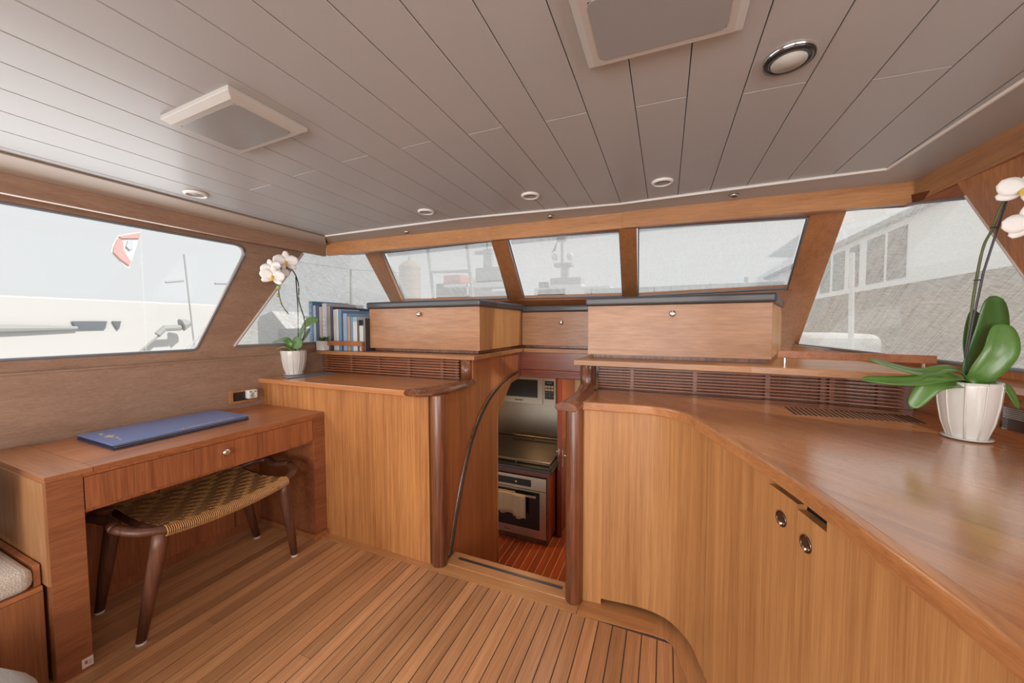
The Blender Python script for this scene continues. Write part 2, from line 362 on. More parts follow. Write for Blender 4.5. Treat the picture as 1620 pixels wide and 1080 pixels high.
# side linings
SLn = V((.99, -.122, -.07)).normalized(); SLp = V((-2.45, 1.51, 1.08))
SRn = V((.99, .095, .102)).normalized(); SRp = V((1.05, 1.7, 1.1))
def SL(y, z, d=0): return V((SLp.x-(SLn.y*(y-SLp.y)+SLn.z*(z-SLp.z))/SLn.x, y, z))+SLn*d
def SR(y, z, d=0): return V((SRp.x-(SRn.y*(y-SRp.y)+SRn.z*(z-SRp.z))/SRn.x, y, z))+SRn*d
winL = rounded([SL(-.95, 1.10), SL(1.203, 1.113), SL(1.465, 1.743), SL(-.70, 1.775)], [.05, .02, .085, .08])
wall_left = sempty('wall_left', (-2.5, 0, 0), 'left cabin side lined in brushed teak', 'wall')
obj('upper_lining', plate([SL(AFT, 1.05), SL(3.35, 1.05), SL(3.35, 1.122), SL(1.396, 1.128), SL(1.796, 1.752), SL(1.85, 1.86), SL(AFT, 1.86)], [winL], -SLn*.035), W_wall, wall_left)
WLX = lambda y: -2.544+.1218*(y-.535)
obj('lower_panel', prism([(WLX(AFT), AFT), (WLX(2.9), 2.9), (WLX(2.9)-.035, 2.9), (WLX(AFT)-.035, AFT)], 0, 1.05), W_wall, wall_left)
obj('ledge', prism([(WLX(AFT)+.004, AFT), (WLX(2.9)+.004, 2.9), (WLX(2.9)-.06, 2.9), (WLX(AFT)-.06, AFT)], 1.042, 1.052), W_wall, wall_left, bevel=.002)
def wpane(name, poly, n, label, gasket, screen=None, goff=.012, soff=.03):
    o = struct(obj(name, slab([p+n*goff for p in poly], .004), M_glass), label, 'window')
    if gasket: obj('gasket', tube(gasket, .007, 8, closed=True), M_pearl, o, smooth=True)
    if screen: obj('sunscreen', ([p+n*soff for p in poly], [list(range(len(poly)))]), screen, o)
    return o
wpane('window_1', winL, -SLn, 'large left side window with rounded corners above the desk', winL)
w1 = [SL(1.2, 1.10), SL(3.5, 1.10), SL(2.6, 1.88), SL(1.70, 1.88)]
wpane('window_2', w1, -SLn, 'slanted quarter window behind the books and the small orchid', None, M_screenS, .11, .135)
obj('edge_trim', tube([SL(1.39, 1.122, .002), SL(1.80, 1.758, .002)], .008, 6), plain('pale_edge', (.55, .48, .44), .3), wall_left)
obj('edge_trim', tube([SL(1.39, 1.122, .0), SL(3.2, 1.118, .0)], .007, 6), M_pearl, wall_left)

wall_right = sempty('wall_right', (1.0, 0, 0), 'right cabin side lined in teak beyond the counter', 'wall')
winR = rounded([SR(-.95, 1.10), SR(1.13, 1.10), SR(1.42, 1.70), SR(-.7, 1.74)], [.05, .02, .085, .08])
obj('upper_lining', plate([SR(AFT, 1.05), SR(3.4, 1.05), SR(3.4, 1.10), SR(1.504, 1.10), SR(1.831, 1.698), SR(1.866, 1.764), SR(AFT, 1.764)], [winR], SRn*.035), wood('teak_right_lining', (.50, .22, .085), (.30, .115, .04), 'Z', rough=.42), wall_right)
obj('header', plate([SR(1.80, 1.685, .012), SR(2.58, 1.872, .012), SR(2.58, 1.95, .012), SR(2.145, 1.95, .012), SR(2.145, 1.757, .012), SR(1.85, 1.757, .012)], [], SRn*.03), wood('teak_header', (.36, .12, .045), (.2, .06, .024), 'Y'), wall_right)
obj('edge_trim', tube([SR(1.83, 1.694, .012), SR(2.56, 1.868, .012)], .006, 6), M_pearl, wall_right)
WRX = lambda y: .955+.09*(1.5-y)
obj('lower_panel', prism([(WRX(AFT), AFT), (WRX(2.9), 2.9), (WRX(2.9)+.03, 2.9), (WRX(AFT)+.03, AFT)], 0, 1.035), W_deskY, wall_right)
obj('ledge', extr([(WRX(AFT)-.006, AFT, 1.03), (WRX(2.9)-.006, 2.9, 1.03), SR(2.9, 1.055, .01), SR(AFT, 1.055, .01)], (0, 0, .014)), W_deskY, wall_right, bevel=.002)
w5 = [SR(3.75, 1.07), SR(1.40, 1.07), SR(1.80, 1.88), SR(2.75, 1.88)]
wpane('window_3', w5, SRn, 'screened quarter window behind the large orchid', None, M_screenS, .02, .05)
obj('edge_trim', tube([SR(3.3, 1.10, -.002), SR(1.504, 1.10, -.002)], .008, 6), M_pearl, wall_right)
obj('edge_trim', tube([SR(1.50, 1.10, 0), SR(1.835, 1.705, 0)], .004, 6), plain('pale_edge', (.55, .48, .44), .3), wall_right)
wpane('window_4', winR, SRn, 'large right side window beside the camera', winR, plain('sun_block_blind', (.7, .68, .64), .9), .012, .05)  # opaque blind added on this unseen window to block the sun
# windscreen
WP, WN = V((0, 2.22, 1.80)), V((0, 1, 1.6)).normalized()
def W(x, y, d=0): return atp(x, y, WP, WN)+WN*d
W2 = [W(607, 400), W(779, 381), W(804, 472), W(640, 476)]
W3 = [W(804, 378), W(980, 366), W(985, 468), W(830, 471)]
W4 = [W(1010, 361), W(1277, 344), W(1245, 456), W(1010, 468)]
for i, (q, lb) in enumerate(((W2, 'left windscreen pane behind the locker with the books beside it'), (W3, 'middle windscreen pane above the small centre locker'), (W4, 'wide right windscreen pane above the large right locker'))):
    wpane('window_%d' % (5+i), q, WN, lb, q, M_screenF, .012, .03)
def board(name, l, r, label, t=.045, off=-.012):
    a = [l[0], r[0], r[1], l[1]]
    return struct(obj(name, extr([p+WN*off for p in a], WN*t), wood('teak_mullion', (.47, .20, .075), (.28, .105, .038), 'Y', rough=.4), bevel=.003), label, 'mullion')
def ext(a, b, k): return b+(b-a)*k
board('trim_6', (W(578, 400), ext(W(580, 403), W(618, 475), 1.05)), (W(603, 397), ext(W(607, 400), W(637, 476), 1.05)), 'raked teak mullion above the books')
board('trim_7', (W(776, 376), ext(W(779, 381), W(806, 472), .25)), (W(800, 373), ext(W(804, 378), W(829, 471), .25)), 'raked teak mullion left of the middle windscreen pane')
board('trim_8', (W(979, 360), ext(W(981, 366), W(986, 468), .25)), (W(1007, 357), ext(W(1008, 361), W(1009, 468), .25)), 'raked teak mullion right of the middle windscreen pane')
struct(obj('trim_9', extr([p-WN*.012 for p in (W(1282, 335), W(1341, 325), W(1262, 545), W(1258, 562), W(1215, 562), W(1246, 456))], WN*.045), MATS['teak_mullion'], bevel=.003), 'wide raked teak mullion beside the right quarter window', 'mullion')
# sill and header boards of the windscreen
sl_ = [ext(W(607, 400), W(640, 476), .0), W(804, 472), W(830, 471), W(985, 468), W(1010, 468), W(1245, 456)]
dn = V((0, .16, -.1))
sill = struct(obj('trim_10', cat(*[extr([a-WN*.02, b-WN*.02, b+dn-WN*.02, a+dn-WN*.02], WN*.05) for a, b in ((W(630, 477), W(806, 473)), (W(820, 472), W(990, 469)), (W(1000, 469), W(1252, 456)))]), wood('teak_sill', (.42, .16, .058), (.24, .08, .03), 'X')), 'teak sill board under the windscreen panes', 'sill')
tops = [W(560, 403.5), W(607, 400), W(779, 381), W(980, 365), W(1010, 361), W(1277, 344), W(1360, 330)]
bots = [V((-2.30, 1.96, 1.772)), V((-2.0, 2.01, 1.782)), V((-1.1, 2.14, 1.808)), V((-.25, 2.19, 1.81)), V((-.12, 2.185, 1.808)), V((.65, 2.14, 1.782)), V((.97, 2.12, 1.775))]
struct(obj('trim_11', cat(strip(bots, tops, .05), strip(tops, [t+V((0, .03, .06)) for t in tops], .02)), wood('teak_soffit', (.36, .12, .045), (.2, .06, .024), 'X')), 'dark teak soffit between beam and windscreen', 'soffit')
# aft wall with a wide glazed door behind the camera
struct(obj('wall_back', plate([(-2.95, AFT, 0), (1.35, AFT, 0), (1.35, AFT, 1.95), (-2.95, AFT, 1.95)], [[(-2.05, AFT, .35), (.65, AFT, .35), (.65, AFT, 1.78), (-2.05, AFT, 1.78)]], (0, -.04, 0)), W_panel), 'teak aft wall behind the camera', 'wall')
# roof top outside
struct(obj('roof', cat(box(-2.65, 1.10, AFT-.05, 2.27, 1.97, 2.02)), M_whitehull), 'white deckhouse roof', 'roof')

# ------------------------------------------------------------------ floor
CAB = spline([(-.33, 1.568, 0), (-.20, 1.580, 0), (-.10, 1.589, 0), (-.03, 1.583, 0), (.03, 1.556, 0), (.085, 1.488, 0), (.122, 1.378, 0), (.252, .990, 0), (.312, .735, 0), (.350, .54, 0), (.385, .25, 0), (.42, -.4, 0), (.42, AFT, 0)], 6)
CABxy = [(p.x, p.y) for p in CAB]
BASE_ = offs(CABxy, .02)
MARG = [(-.336, 1.502), (-.20, 1.506), (-.10, 1.511), (-.032, 1.514), (.018, 1.512), (.042, 1.497), (.056, 1.46), (.069, 1.415), (.089, 1.355), (.19, 1.0), (.25, .735), (.29, .54), (.325, .25), (.36, -.4), (.36, AFT)]
floor = struct(obj('floor', prism([(-2.75, AFT), (.60, AFT), (.60, 1.50), (.3, 1.66), (-.38, 1.66), (-2.5, 1.64)], -.04, -.003), M_caulk), 'saloon sole of narrow teak planks with dark caulking', 'floor')
def ymax(x):
    y = 1.468+.022*(x+2.0)
    y = min(y, 1.497)
    for (a, b), (c, d) in zip(MARG, MARG[1:]):
        if min(a, c) <= x <= max(a, c) and abs(c-a) > 1e-6 and b > -1: y = min(y, b+(d-b)*(x-a)/(c-a))
    if x > .36: y = AFT
    return y
x0 = -.411-.057*37
k = 0
while x0+.057*k < .30:
    a = x0+.057*k+.0022; b = a+.057-.0044; ya, yb = ymax(a), ymax(b)
    if ya > -2 and yb > -2:
        cuts = [AFT]+sorted([random.uniform(-1.2, .2)])
        if k % 3 == 1: cuts.append(cuts[-1]+.9)
        cuts = [c for c in cuts if c < min(ya, yb)-.1]+[None]
        for j in range(len(cuts)-1):
            t0 = cuts[j]+(.0015 if j else 0); e0, e1 = (ya, yb) if cuts[j+1] is None else (cuts[j+1], cuts[j+1])
            obj('plank', hexa([(a, t0, -.02), (b, t0, -.02), (b, e1, -.02), (a, e0, -.02)], [(a, t0, 0), (b, t0, 0), (b, e1, 0), (a, e0, 0)]), W_floor, floor)
    k += 1
obj('margin_board', prism([(-2.40, 1.462), (-1.27, 1.487), (-1.27, 1.545), (-2.40, 1.545)], -.02, .001), W_margin, floor)
obj('margin_board', prism([(-1.268, 1.487), (-.337, 1.500), (-.337, 1.56), (-1.268, 1.56)], -.02, .001), W_margin, floor)
bl = [p for p in BASE_ if p[0] < 0 and p[1] > 1]; br_ = [bl[-1]]+[p for p in BASE_ if p[0] >= 0]
obj('margin_board', prism([(-.335, 1.495)]+[m for m in MARG[1:4]]+[(bl[-1][0], bl[-1][1]+.06), (-.335, 1.66)], -.02, .001), W_margin, floor)
obj('margin_board', prism(MARG[3:]+[(x+.05, y) for x, y in br_ if y < 1.35][::-1]+[(.17, 1.50), (.10, 1.66), (bl[-1][0], bl[-1][1]+.06)], -.02, .001), wood('teak_floor_margin_aft', (.62, .315, .13), (.42, .18, .068), 'Y', rough=.34, coat=.3), floor)
sill_d = struct(obj('trim_12', prism([(-1.05, 1.561), (-.40, 1.561), (-.40, 1.665), (-1.05, 1.665)], -.3, .004), W_margin, bevel=.002), 'pale teak threshold of the companionway', 'threshold')
obj('metal_strip', box(-1.0, -.43, 1.612, 1.628, .002, .006), plain('blued_strip', (.07, .08, .11), .35, .6), sill_d)

# ------------------------------------------------------------------ left desk
DX = lambda y: -1.861+.06*(y-1.526)
desk = thing('desk', (-2.2, 1.0, 0), 'built-in teak desk under the large left window', 'desk')
def dp(y0, y1, x0, z0, z1, d=0):
    return prism([(x0, y0), (DX(y0)+d, y0), (DX(y1)+d, y1), (x0, y1)], z0, z1)
BK = -2.36
obj('desk_top', dp(.60, 1.524, -2.50, .718, .738), W_deskY, desk, bevel=.0015)
obj('end_band', dp(.486, .599, -2.535, .718, .738), wood('teak_desk_band', (.42, .17, .066), (.25, .085, .031), 'X', rough=.4), desk, bevel=.0015)
obj('side_panel', dp(.488, .573, -2.53, 0, .718), wood('teak_pedestal', (.34, .12, .046), (.17, .052, .02), 'Y', rough=.42), desk, bevel=.001)
obj('end_panel', prism([(-2.54, .482), (DX(.482)-.001, .482), (DX(.488)-.001, .488), (-2.54, .488)], .36, .718), wood('teak_desk_end', (.46, .235, .10), (.30, .135, .055), 'Z', rough=.42, across=25), desk)
obj('side_panel', dp(1.453, 1.524, -2.46, 0, .718), wood('teak_pedestal', (.3, .1, .04), (.17, .052, .02), 'Y'), desk, bevel=.001)
obj('top_rail', dp(.573, 1.453, -2.44, .708, .718, -.002), W_desk, desk)
dr = obj('drawer', dp(.576, 1.450, -1.99, .588, .706), W_desk, desk, bevel=.001)
def knob(c, parent, mat, axis, s=1, d=1, name='knob'):
    prof = [(.007*s, 0), (.007*s, .008*s*d), (.016*s, .012*s*d), (.019*s, .018*s*d), (.017*s, .024*s*d), (.009*s, .028*s*d)]
    return obj(name, lathe(prof, c, 20, axis), mat, parent, smooth=True)
knob((DX(1.011), 1.011, .66), dr, M_chrome, 'X', .9)
obj('drawer_bottom', dp(.576, 1.450, -2.44, .575, .586, -.01), W_desk, desk)
for y0, y1 in ((.575, .957), (.962, 1.30), (1.305, 1.452)):
    obj('back_door', box(BK-.02, BK, y0, y1, .045, .575), W_desk, desk, bevel=.001)
obj('kick_rail', box(BK-.02, BK-.004, .575, 1.452, 0, .043), W_desk, desk)
obj('slot', box(BK-.001, BK+.001, 1.0, 1.26, .50, .509), M_dark, desk)
vn = obj('vent', box(BK-.001, BK+.0015, 1.02, 1.25, .168, .235), M_dark, desk)
for i in range(4): obj('slat', box(BK, BK+.005, 1.018, 1.252, .164+i*.021, .174+i*.021), W_desk, vn)
knob((BK, 1.335, .53), desk, M_chrome, 'X', .9)
knob((BK, .655, .22), desk, M_chrome, 'X', .8)
obj('base_moulding', cat(dp(1.438, 1.453, -2.36, 0, .03), prism([(DX(1.438), 1.438), (DX(1.438)+.014, 1.438), (DX(1.524)+.014, 1.524), (DX(1.524), 1.524)], 0, .03)), W_deskY, desk, bevel=.003)
st = obj('sticker', prism([(DX(.545)+.0002, .545), (DX(.545)+.001, .545), (DX(.573)+.001, .573), (DX(.573)+.0002, .573)], .012, .046), plain('sticker_white', (.75, .72, .68), .5), desk)
obj('red_mark', prism([(DX(.55)+.001, .552), (DX(.55)+.0014, .552), (DX(.559)+.0014, .559), (DX(.559)+.001, .559)], .024, .037), plain('red_mark', (.65, .10, .06), .5), st)
obj('small_print', cat(*[prism([(DX(.56)+.001, .561), (DX(.56)+.0013, .561), (DX(.57)+.0013, .57), (DX(.57)+.001, .57)], z, z+.0015) for z in (.02, .026, .032)]), M_brown, st)

# blue album on the desk
alb = thing('album', (-2.25, .98, .738), 'wide blue presentation album with gold lettering lying on the desk', 'album')
def quad(P, z0, z1): return prism([(p[0], p[1]) for p in P], z0, z1)
AQ = [(-2.432, .715), (-2.082, .708), (-2.088, 1.240), (-2.415, 1.245)]
AQi = [(-2.428, .722), (-2.095, .718), (-2.100, 1.232), (-2.411, 1.238)]
obj('back_cover', quad(AQ, .7385, .745), M_blued, alb, bevel=.001)
obj('pages', quad(AQi, .745, .756), M_page, alb)
obj('divider', quad(AQ, .7495, .7515), M_blued, alb)
cv = obj('front_cover', quad(AQ, .756, .762), M_blue, alb, bevel=.0015)
lt = []
for i in range(9):   # ornamental gold title near the aft edge and along the front edge
    lt.append(box(-2.36+i*.024, -2.36+i*.024+.019, .758-.004*math.sin(i*1.7), .764+.006*math.cos(i*2.1), .762, .7625))
lt.append(lathe([(.016, 0), (.016, .0006)], (-2.262, .762, .762), 16))
obj('gold_title', cat(*lt), M_gold, cv)
lt = [box(-2.112+.003*math.sin(i*2.3), -2.104+.004*math.cos(i*1.9), .95+i*.0155, .95+i*.0155+.011, .762, .7624) for i in range(15)]
obj('gold_title', cat(*lt), M_gold, cv)

# power socket and plugged adapter
sk = thing('power_socket', (-2.43, 1.42, .77), 'double power socket in a wooden frame above the desk', 'socket')
def wl(y, z, d): return V((WLX(y)+d, y, z))
def wbox(y0, y1, z0, z1, d0, d1): return hexa([wl(y0, z0, d0), wl(y0, z0, d1), wl(y1, z0, d1), wl(y1, z0, d0)], [wl(y0, z1, d0), wl(y0, z1, d1), wl(y1, z1, d1), wl(y1, z1, d0)])
obj('frame', cat(wbox(1.34, 1.358, .77, .85, 0, .012), wbox(1.476, 1.494, .77, .85, 0, .012), wbox(1.358, 1.476, .77, .783, 0, .012), wbox(1.358, 1.476, .838, .85, 0, .012)), W_x, sk, bevel=.001)
obj('insert', wbox(1.357, 1.477, .782, .839, 0, .007), M_black, sk)
obj('outlet', lathe([(.021, 0), (.021, .002), (.018, .002), (.017, -.004)], wl(1.385, .81, .006), 20, 'X'), M_black, sk)
ad = thing('plug_adapter', (-2.40, 1.452, .79), 'white plug adapter pushed into the wall socket above the desk', 'adapter')
obj('body', wbox(1.422, 1.478, .79, .846, .007, .042), M_white, ad, bevel=.009, seg=3)
obj('outlet', lathe([(.018, 0), (.018, .001), (.016, .001), (.015, -.001)], wl(1.45, .812, .0425), 20, 'X'), M_cream, ad)
obj('usb_port', wbox(1.43, 1.443, .833, .838, .040, .0428), M_black, ad); obj('usb_port', wbox(1.456, 1.469, .833, .838, .040, .0428), M_black, ad)
obj('pin_hole', cat(lathe([(.0025, 0), (.0025, .0006)], wl(1.4435, .809, .0435), 8, 'X'), lathe([(.0025, 0), (.0025, .0006)], wl(1.4565, .809, .0435), 8, 'X'), lathe([(.0025, 0), (.0025, .0006)], wl(1.45, .823, .0435), 8, 'X')), M_black, ad)

# ------------------------------------------------------------------ stool
stool = thing('stool', (-2.03, 1.0, 0), 'dark wooden stool with a woven cane seat pushed under the desk', 'stool')
SY0, SY1 = .70, 1.30
def sz(y): t = (y-1.0)/.30; return .418+.030*t*t
def rail_pts(xs, xe):
    pts = []
    for t in (-1, -.8, -.6, -.4, -.2, 0, .2, .4, .6, .8, 1):
        y = 1.0+.27*t; pts.append(V((xs, y, sz(y))))
    a = V((xe, .648, .474)); b = V((xe, 1.352, .474))
    return spline([a, V((xs*.72+xe*.28, .688, .458))]+pts[1:-1]+[V((xs*.72+xe*.28, 1.312, .458)), b], 3)
fr = obj('frame', cat(tube(rail_pts(-1.815, -1.93), 0.0195, 10, flat=.85), tube(rail_pts(-2.235, -2.125), .0195, 10, flat=.85)), W_stool, stool, smooth=True)
for ye, s in ((.648, 1), (1.352, -1)):
    obj('handle', tube(spline([V((-1.93, ye, .474)), V((-1.96, ye+.006*s, .476)), V((-2.03, ye+.022*s, .468)), V((-2.095, ye+.006*s, .476)), V((-2.125, ye, .474))], 5), [.0195]*1 and .0195, 10, flat=.8), W_stool, stool, smooth=True)
for ys in (.745, 1.255):
    obj('seat_rail', tube([(-1.82, ys, sz(ys)-.004), (-2.03, ys, sz(ys)-.016), (-2.23, ys, sz(ys)-.004)], .014, 8), W_stool, stool, smooth=True)
for (tx, ty), (fx, fy) in (((-1.835, .745), (-1.885, .690)), ((-2.215, .745), (-2.258, .700)), ((-1.835, 1.25), (-1.842, 1.30)), ((-2.215, 1.25), (-2.205, 1.33))):
    lg = obj('leg', tube([(tx, ty, sz(ty)+.002), (tx*.9+fx*.1, ty*.9+fy*.1, .37), (tx*.5+fx*.5, ty*.5+fy*.5, .21), (fx, fy, .006)], [.024, .0265, .0235, .0155], 14), W_stool, stool, smooth=True)
    obj('glide', lathe([(.0165, 0), (.0165, .007), (.014, .009)], (fx, fy, 0), 14), plain('glide_white', (.7, .7, .7), .4), lg)
# cane: strands across the seat wrapped over both rails, dark weft woven through them lengthwise
def seatz(x, y):
    u = (x+2.025)/.21; return sz(y)+.019-.022*(1-u*u)
cl = []
ny = 72
for i in range(ny):
    y = .752+(1.248-.752)*i/(ny-1); pts = []; r0 = .020
    for a in range(0, 200, 25):
        t = math.radians(200-a-110); pts.append(V((-1.815+r0*math.cos(t-.2)*1.0, y, sz(y)+r0*math.sin(t-.2))))
    rightside = [V((-1.815+.020*math.cos(math.radians(q)), y, sz(y)+.020*math.sin(math.radians(q)))) for q in (-110, -70, -30, 0, 30, 60, 85)]
    mid_ = [V((x, y, seatz(x, y)+(.0022 if (i//4+j) % 2 else -.0022))) for j, x in enumerate([-1.85-.035*q for q in range(11)])]
    left = [V((-2.235-.020*math.cos(math.radians(q)), y, sz(y)+.020*math.sin(math.radians(q)))) for q in (85, 50, 10, -40)]
    pp = rightside+mid_+left
    cl.append(tube(pp, .0031, 4, up=(0, 1, 0), flat=.7))
o = obj('cane_wrapping', cat(*cl), M_canel, stool); o['kind'] = 'stuff'
cw = []
for j in range(11):
    for q in range(3):
        x = -1.862-.035*j-.0085*(q-1); pts = []
        for i in range(0, ny, 2):
            y = .752+(1.248-.752)*i/(ny-1); s = math.sin((i/8+j*.5)*2*math.pi/1.0*.5+j*math.pi)
            pts.append(V((x, y, seatz(x, y)+.0035*s+.0026)))
        cw.append(tube(pts, .0046, 4, flat=.6))
o = obj('cane_weft', cat(*cw), M_caned, stool); o['kind'] = 'stuff'

# ------------------------------------------------------------------ bench beside the desk
bench = thing('bench', (-2.2, -.2, 0), 'teak bench base against the aft side of the desk', 'bench')
obj('front_panel', box(-1.975, -1.956, -1.6, .479, 0, .341), wood('teak_bench', (.36, .14, .054), (.19, .06, .024), 'Z'), bench, bevel=.001)
obj('rim', box(-2.545, -1.972, .463, .479, .36, .432), W_deskY, bench, bevel=.002)
obj('seat_board', box(-2.545, -1.956, -1.6, .479, .342, .36), W_deskY, bench, bevel=.002)
obj('end_panel', box(-2.54, -1.976, .46, .479, 0, .342), W_desk, bench)
cu = tag(obj('bench_cushion', cat(box(-2.52, -1.95, -1.5, .462, .3605, .437)), M_boucle, bevel=.028, seg=4), 'beige boucle seat cushion on the bench by the desk', 'cushion')
def pillow(c, ax, ay, hw, hh, th, n=12):
    c, ax, ay = V(c), V(ax).normalized(), V(ay).normalized(); nz = ax.cross(ay); vs, fs = [], []
    for sgn in (1, -1):
        for j in range(n+1):
            for i in range(n+1):
                u, v = 2*i/n-1, 2*j/n-1; k2 = 1-.07*(1-u*u)*0-.06*(1-abs(u))*(abs(v) > .99)-.06*(1-abs(v))*(abs(u) > .99)
                vs.append(c+ax*u*hw*k2+ay*v*hh*k2+nz*sgn*(th*((1-u**4)*(1-v**4))**.6+.002))
    m = (n+1)*(n+1)
    for s2 in range(2):
        for j in range(n):
            for i in range(n): q = s2*m+j*(n+1)+i; fs.append([q, q+1, q+n+2, q+n+1])
    rim = [i for i in range(n+1)]+[j*(n+1)+n for j in range(1, n+1)]+[n*(n+1)+i for i in range(n-1, -1, -1)]+[j*(n+1) for j in range(n-1, 0, -1)]
    for i in range(len(rim)): p, q = rim[i], rim[(i+1) % len(rim)]; fs.append([p, q, q+m, p+m])
    return vs, fs
pil = tag(obj('throw_pillow', pillow((-2.26, .375, .625), (1, 0, 0), (0, .22, 1), .185, .185, .055), M_pillow, smooth=True), 'cream throw pillow on the bench at the left edge', 'pillow')
pf = thing('ottoman', (-1.62, .02, 0), 'light grey ottoman at the lower left corner of the picture', 'ottoman')
obj('cushion', lathe([(.30, .12), (.335, .14), (.35, .20), (.345, .28), (.31, .325), (.2, .335)], (-1.585, .02, 0), 40), plain('grey_wool', (.42, .40, .38), .95, bump=.5, scale=200), pf, smooth=True)
obj('base', lathe([(.27, 0), (.27, .12)], (-1.585, .02, 0), 32), M_dark, pf)

# ------------------------------------------------------------------ left counter unit
BY = 1.526
uc = thing('counter_cabinet', (-1.75, 1.53, 0), 'teak bulkhead cabinet between the desk and the companionway', 'cabinet')
obj('front_panel', box(-2.422, -1.115, BY, BY+.02, 0, .882), W_panel, uc)
obj('upper_end_panel', box(-1.125, -1.105, BY+.02, 1.92, .2, .882), W_panel, uc)
obj('back_panel', box(-2.365, -1.115, 1.945, 1.96, .912, 1.04), W_rail, uc)
ct = tag(obj('countertop', cat(prism([(-2.426, 1.502), (-1.20, 1.502), (-1.105, 1.56), (-1.10, 1.944), (-2.373, 1.944)], .882, .911)), W_counter, bevel=.003), 'narrow teak countertop beside the desk, under the bookshelf', 'countertop')
def grille(name, pts, z0, z1, n, label, posts):
    g = thing(name, (pts[0][0], pts[0][1], z0), label, 'grille')
    h = (z1-z0)/n
    for i in range(n):
        z = z0+h*(i+.5); obj('slat', band(pts, .014, z-h*.27, z+h*.27), W_slat, g, bevel=.0015, seg=1)
    for x, y in posts: obj('spacer', box(x-.009, x+.009, y+.006, y+.026, z0, z1), W_post, g)
    return g
grille('ventilation_grille', [(-2.33, 1.915), (-1.165, 1.915)], .914, 1.036, 7, 'teak slatted grille on the left, below the bookshelf', [(-2.30, 1.915), (-2.06, 1.915), (-1.81, 1.915), (-1.555, 1.915), (-1.295, 1.915), (-1.185, 1.915)])
shl = tag(obj('shelf', cat(prism([(-2.378, 1.885), (-1.045, 1.885), (-1.03, 2.70), (-2.28, 2.70)], 1.040, 1.066)), W_x, bevel=.003), 'teak shelf carrying the books and the left locker', 'shelf')
pl = tag(obj('post', cat(tube([(-1.072, 1.552, 0), (-1.072, 1.552, .895)], .041, 28)), W_post, smooth=False, bevel=.004), 'dark round post left of the companionway', 'post')
for p_ in pl.data.polygons: p_.use_smooth = len(p_.vertices) == 4
ps = tag(obj('short_post', cat(tube([(-1.105, 1.905, .912), (-1.105, 1.905, 1.04)], .038, 24)), W_post), 'short dark post between counter and shelf left of the companionway', 'post')
for p_ in ps.data.polygons: p_.use_smooth = len(p_.vertices) == 4
def grabrail(name, top, label):
    # top: list of (left, right) plan points from tip to end ; rounded cap section
    vs, fs = [], []; sec = [(0, .0), (.0, .010), (.12, .022), (.35, .031), (.65, .031), (.88, .022), (1, .010), (1, 0), (.9, -.008), (.1, -.008)]; n = len(sec)
    for l, r in top:
        l, r = V(l), V(r)
        for s, h in sec: p = l.lerp(r, s); vs.append(p+V((0, 0, h)))
    for i in range(len(top)-1):
        for k2 in range(n): fs.append([i*n+k2, i*n+(k2+1) % n, (i+1)*n+(k2+1) % n, (i+1)*n+k2])
    fs += [list(range(n))[::-1], [(len(top)-1)*n+k2 for k2 in range(n)]]
    return tag(obj(name, (vs, fs), W_rail, bevel=.002, seg=1), label, 'grab rail')
grabrail('grab_rail', [((-1.235, 1.482, .897), (-1.135, 1.462, .897)), ((-1.205, 1.53, .897), (-1.075, 1.505, .897)), ((-1.165, 1.62, .897), (-1.035, 1.62, .897)), ((-1.13, 1.78, .897), (-1.03, 1.78, .897)), ((-1.12, 1.90, .897), (-1.04, 1.90, .897))], 'dark moulded grab rail at the end of the left counter')

# passage side panels under the shelf
pass_l = thing('companionway_bulkhead', (-1.06, 2.1, -.97), 'teak side panel left of the companionway with a curved black seal', 'bulkhead')
cut = [(1.575, -.97), (2.235, -.97), (2.235, .639), (2.474, .824), (2.70, .841), (2.70, 1.04), (1.90, 1.04), (1.90, .885), (1.575, .885)]
obj('panel', extr([(-1.06, y, z) for y, z in cut], (-.022, 0, 0)), wood('teak_passage', (.46, .165, .058), (.26, .08, .029), 'Z'), pass_l)
obj('edge_strip', cat(*[tube([(-1.060, *a), (-1.060, *b)], .006, 6) for a, b in (((2.235, -.97), (2.235, .639)), ((2.235, .639), (2.474, .824)), ((2.474, .824), (2.70, .841)))]), W_x, pass_l)
arc = spline([(-1.058, 1.625, .005), (-1.058, 1.70, .22), (-1.058, 1.79, .423), (-1.058, 1.88, .57), (-1.058, 1.989, .685), (-1.058, 2.12, .77), (-1.058, 2.272, .828), (-1.058, 2.42, .862), (-1.058, 2.60, .885)], 5)
obj('seal', tube([p+V((.003, 0, 0)) for p in arc], .008, 6, up=(1, 0, 0)), M_rubber, pass_l)
obj('seal_moulding', tube([p+V((.001, -.014, .008)) for p in arc], .006, 6, up=(1, 0, 0)), W_rail, pass_l)
pass_r = thing('companionway_bulkhead', (-.41, 2.1, -.97), 'teak side panel right of the companionway, behind the right post', 'bulkhead')
obj('panel', extr([(-.41, y, z) for y, z in ((1.60, -.97), (2.70, -.97), (2.70, 1.03), (1.92, 1.03), (1.92, .855), (1.60, .855))], (.022, 0, 0)), W_panel, pass_r)
lin = thing('lintel', (-.73, 2.70, .85), 'teak lintel over the companionway under the centre locker', 'lintel')
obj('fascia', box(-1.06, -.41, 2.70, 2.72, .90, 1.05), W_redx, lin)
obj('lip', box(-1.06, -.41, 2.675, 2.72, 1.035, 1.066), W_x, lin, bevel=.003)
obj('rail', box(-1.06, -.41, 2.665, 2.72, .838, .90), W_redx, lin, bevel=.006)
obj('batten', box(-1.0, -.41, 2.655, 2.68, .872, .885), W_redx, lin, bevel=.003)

struct(obj('wall_front', cat(box(-1.94, .50, 2.845, 2.87, .95, 1.41)), W_x), 'teak board under the windscreen behind the lockers', 'wall')
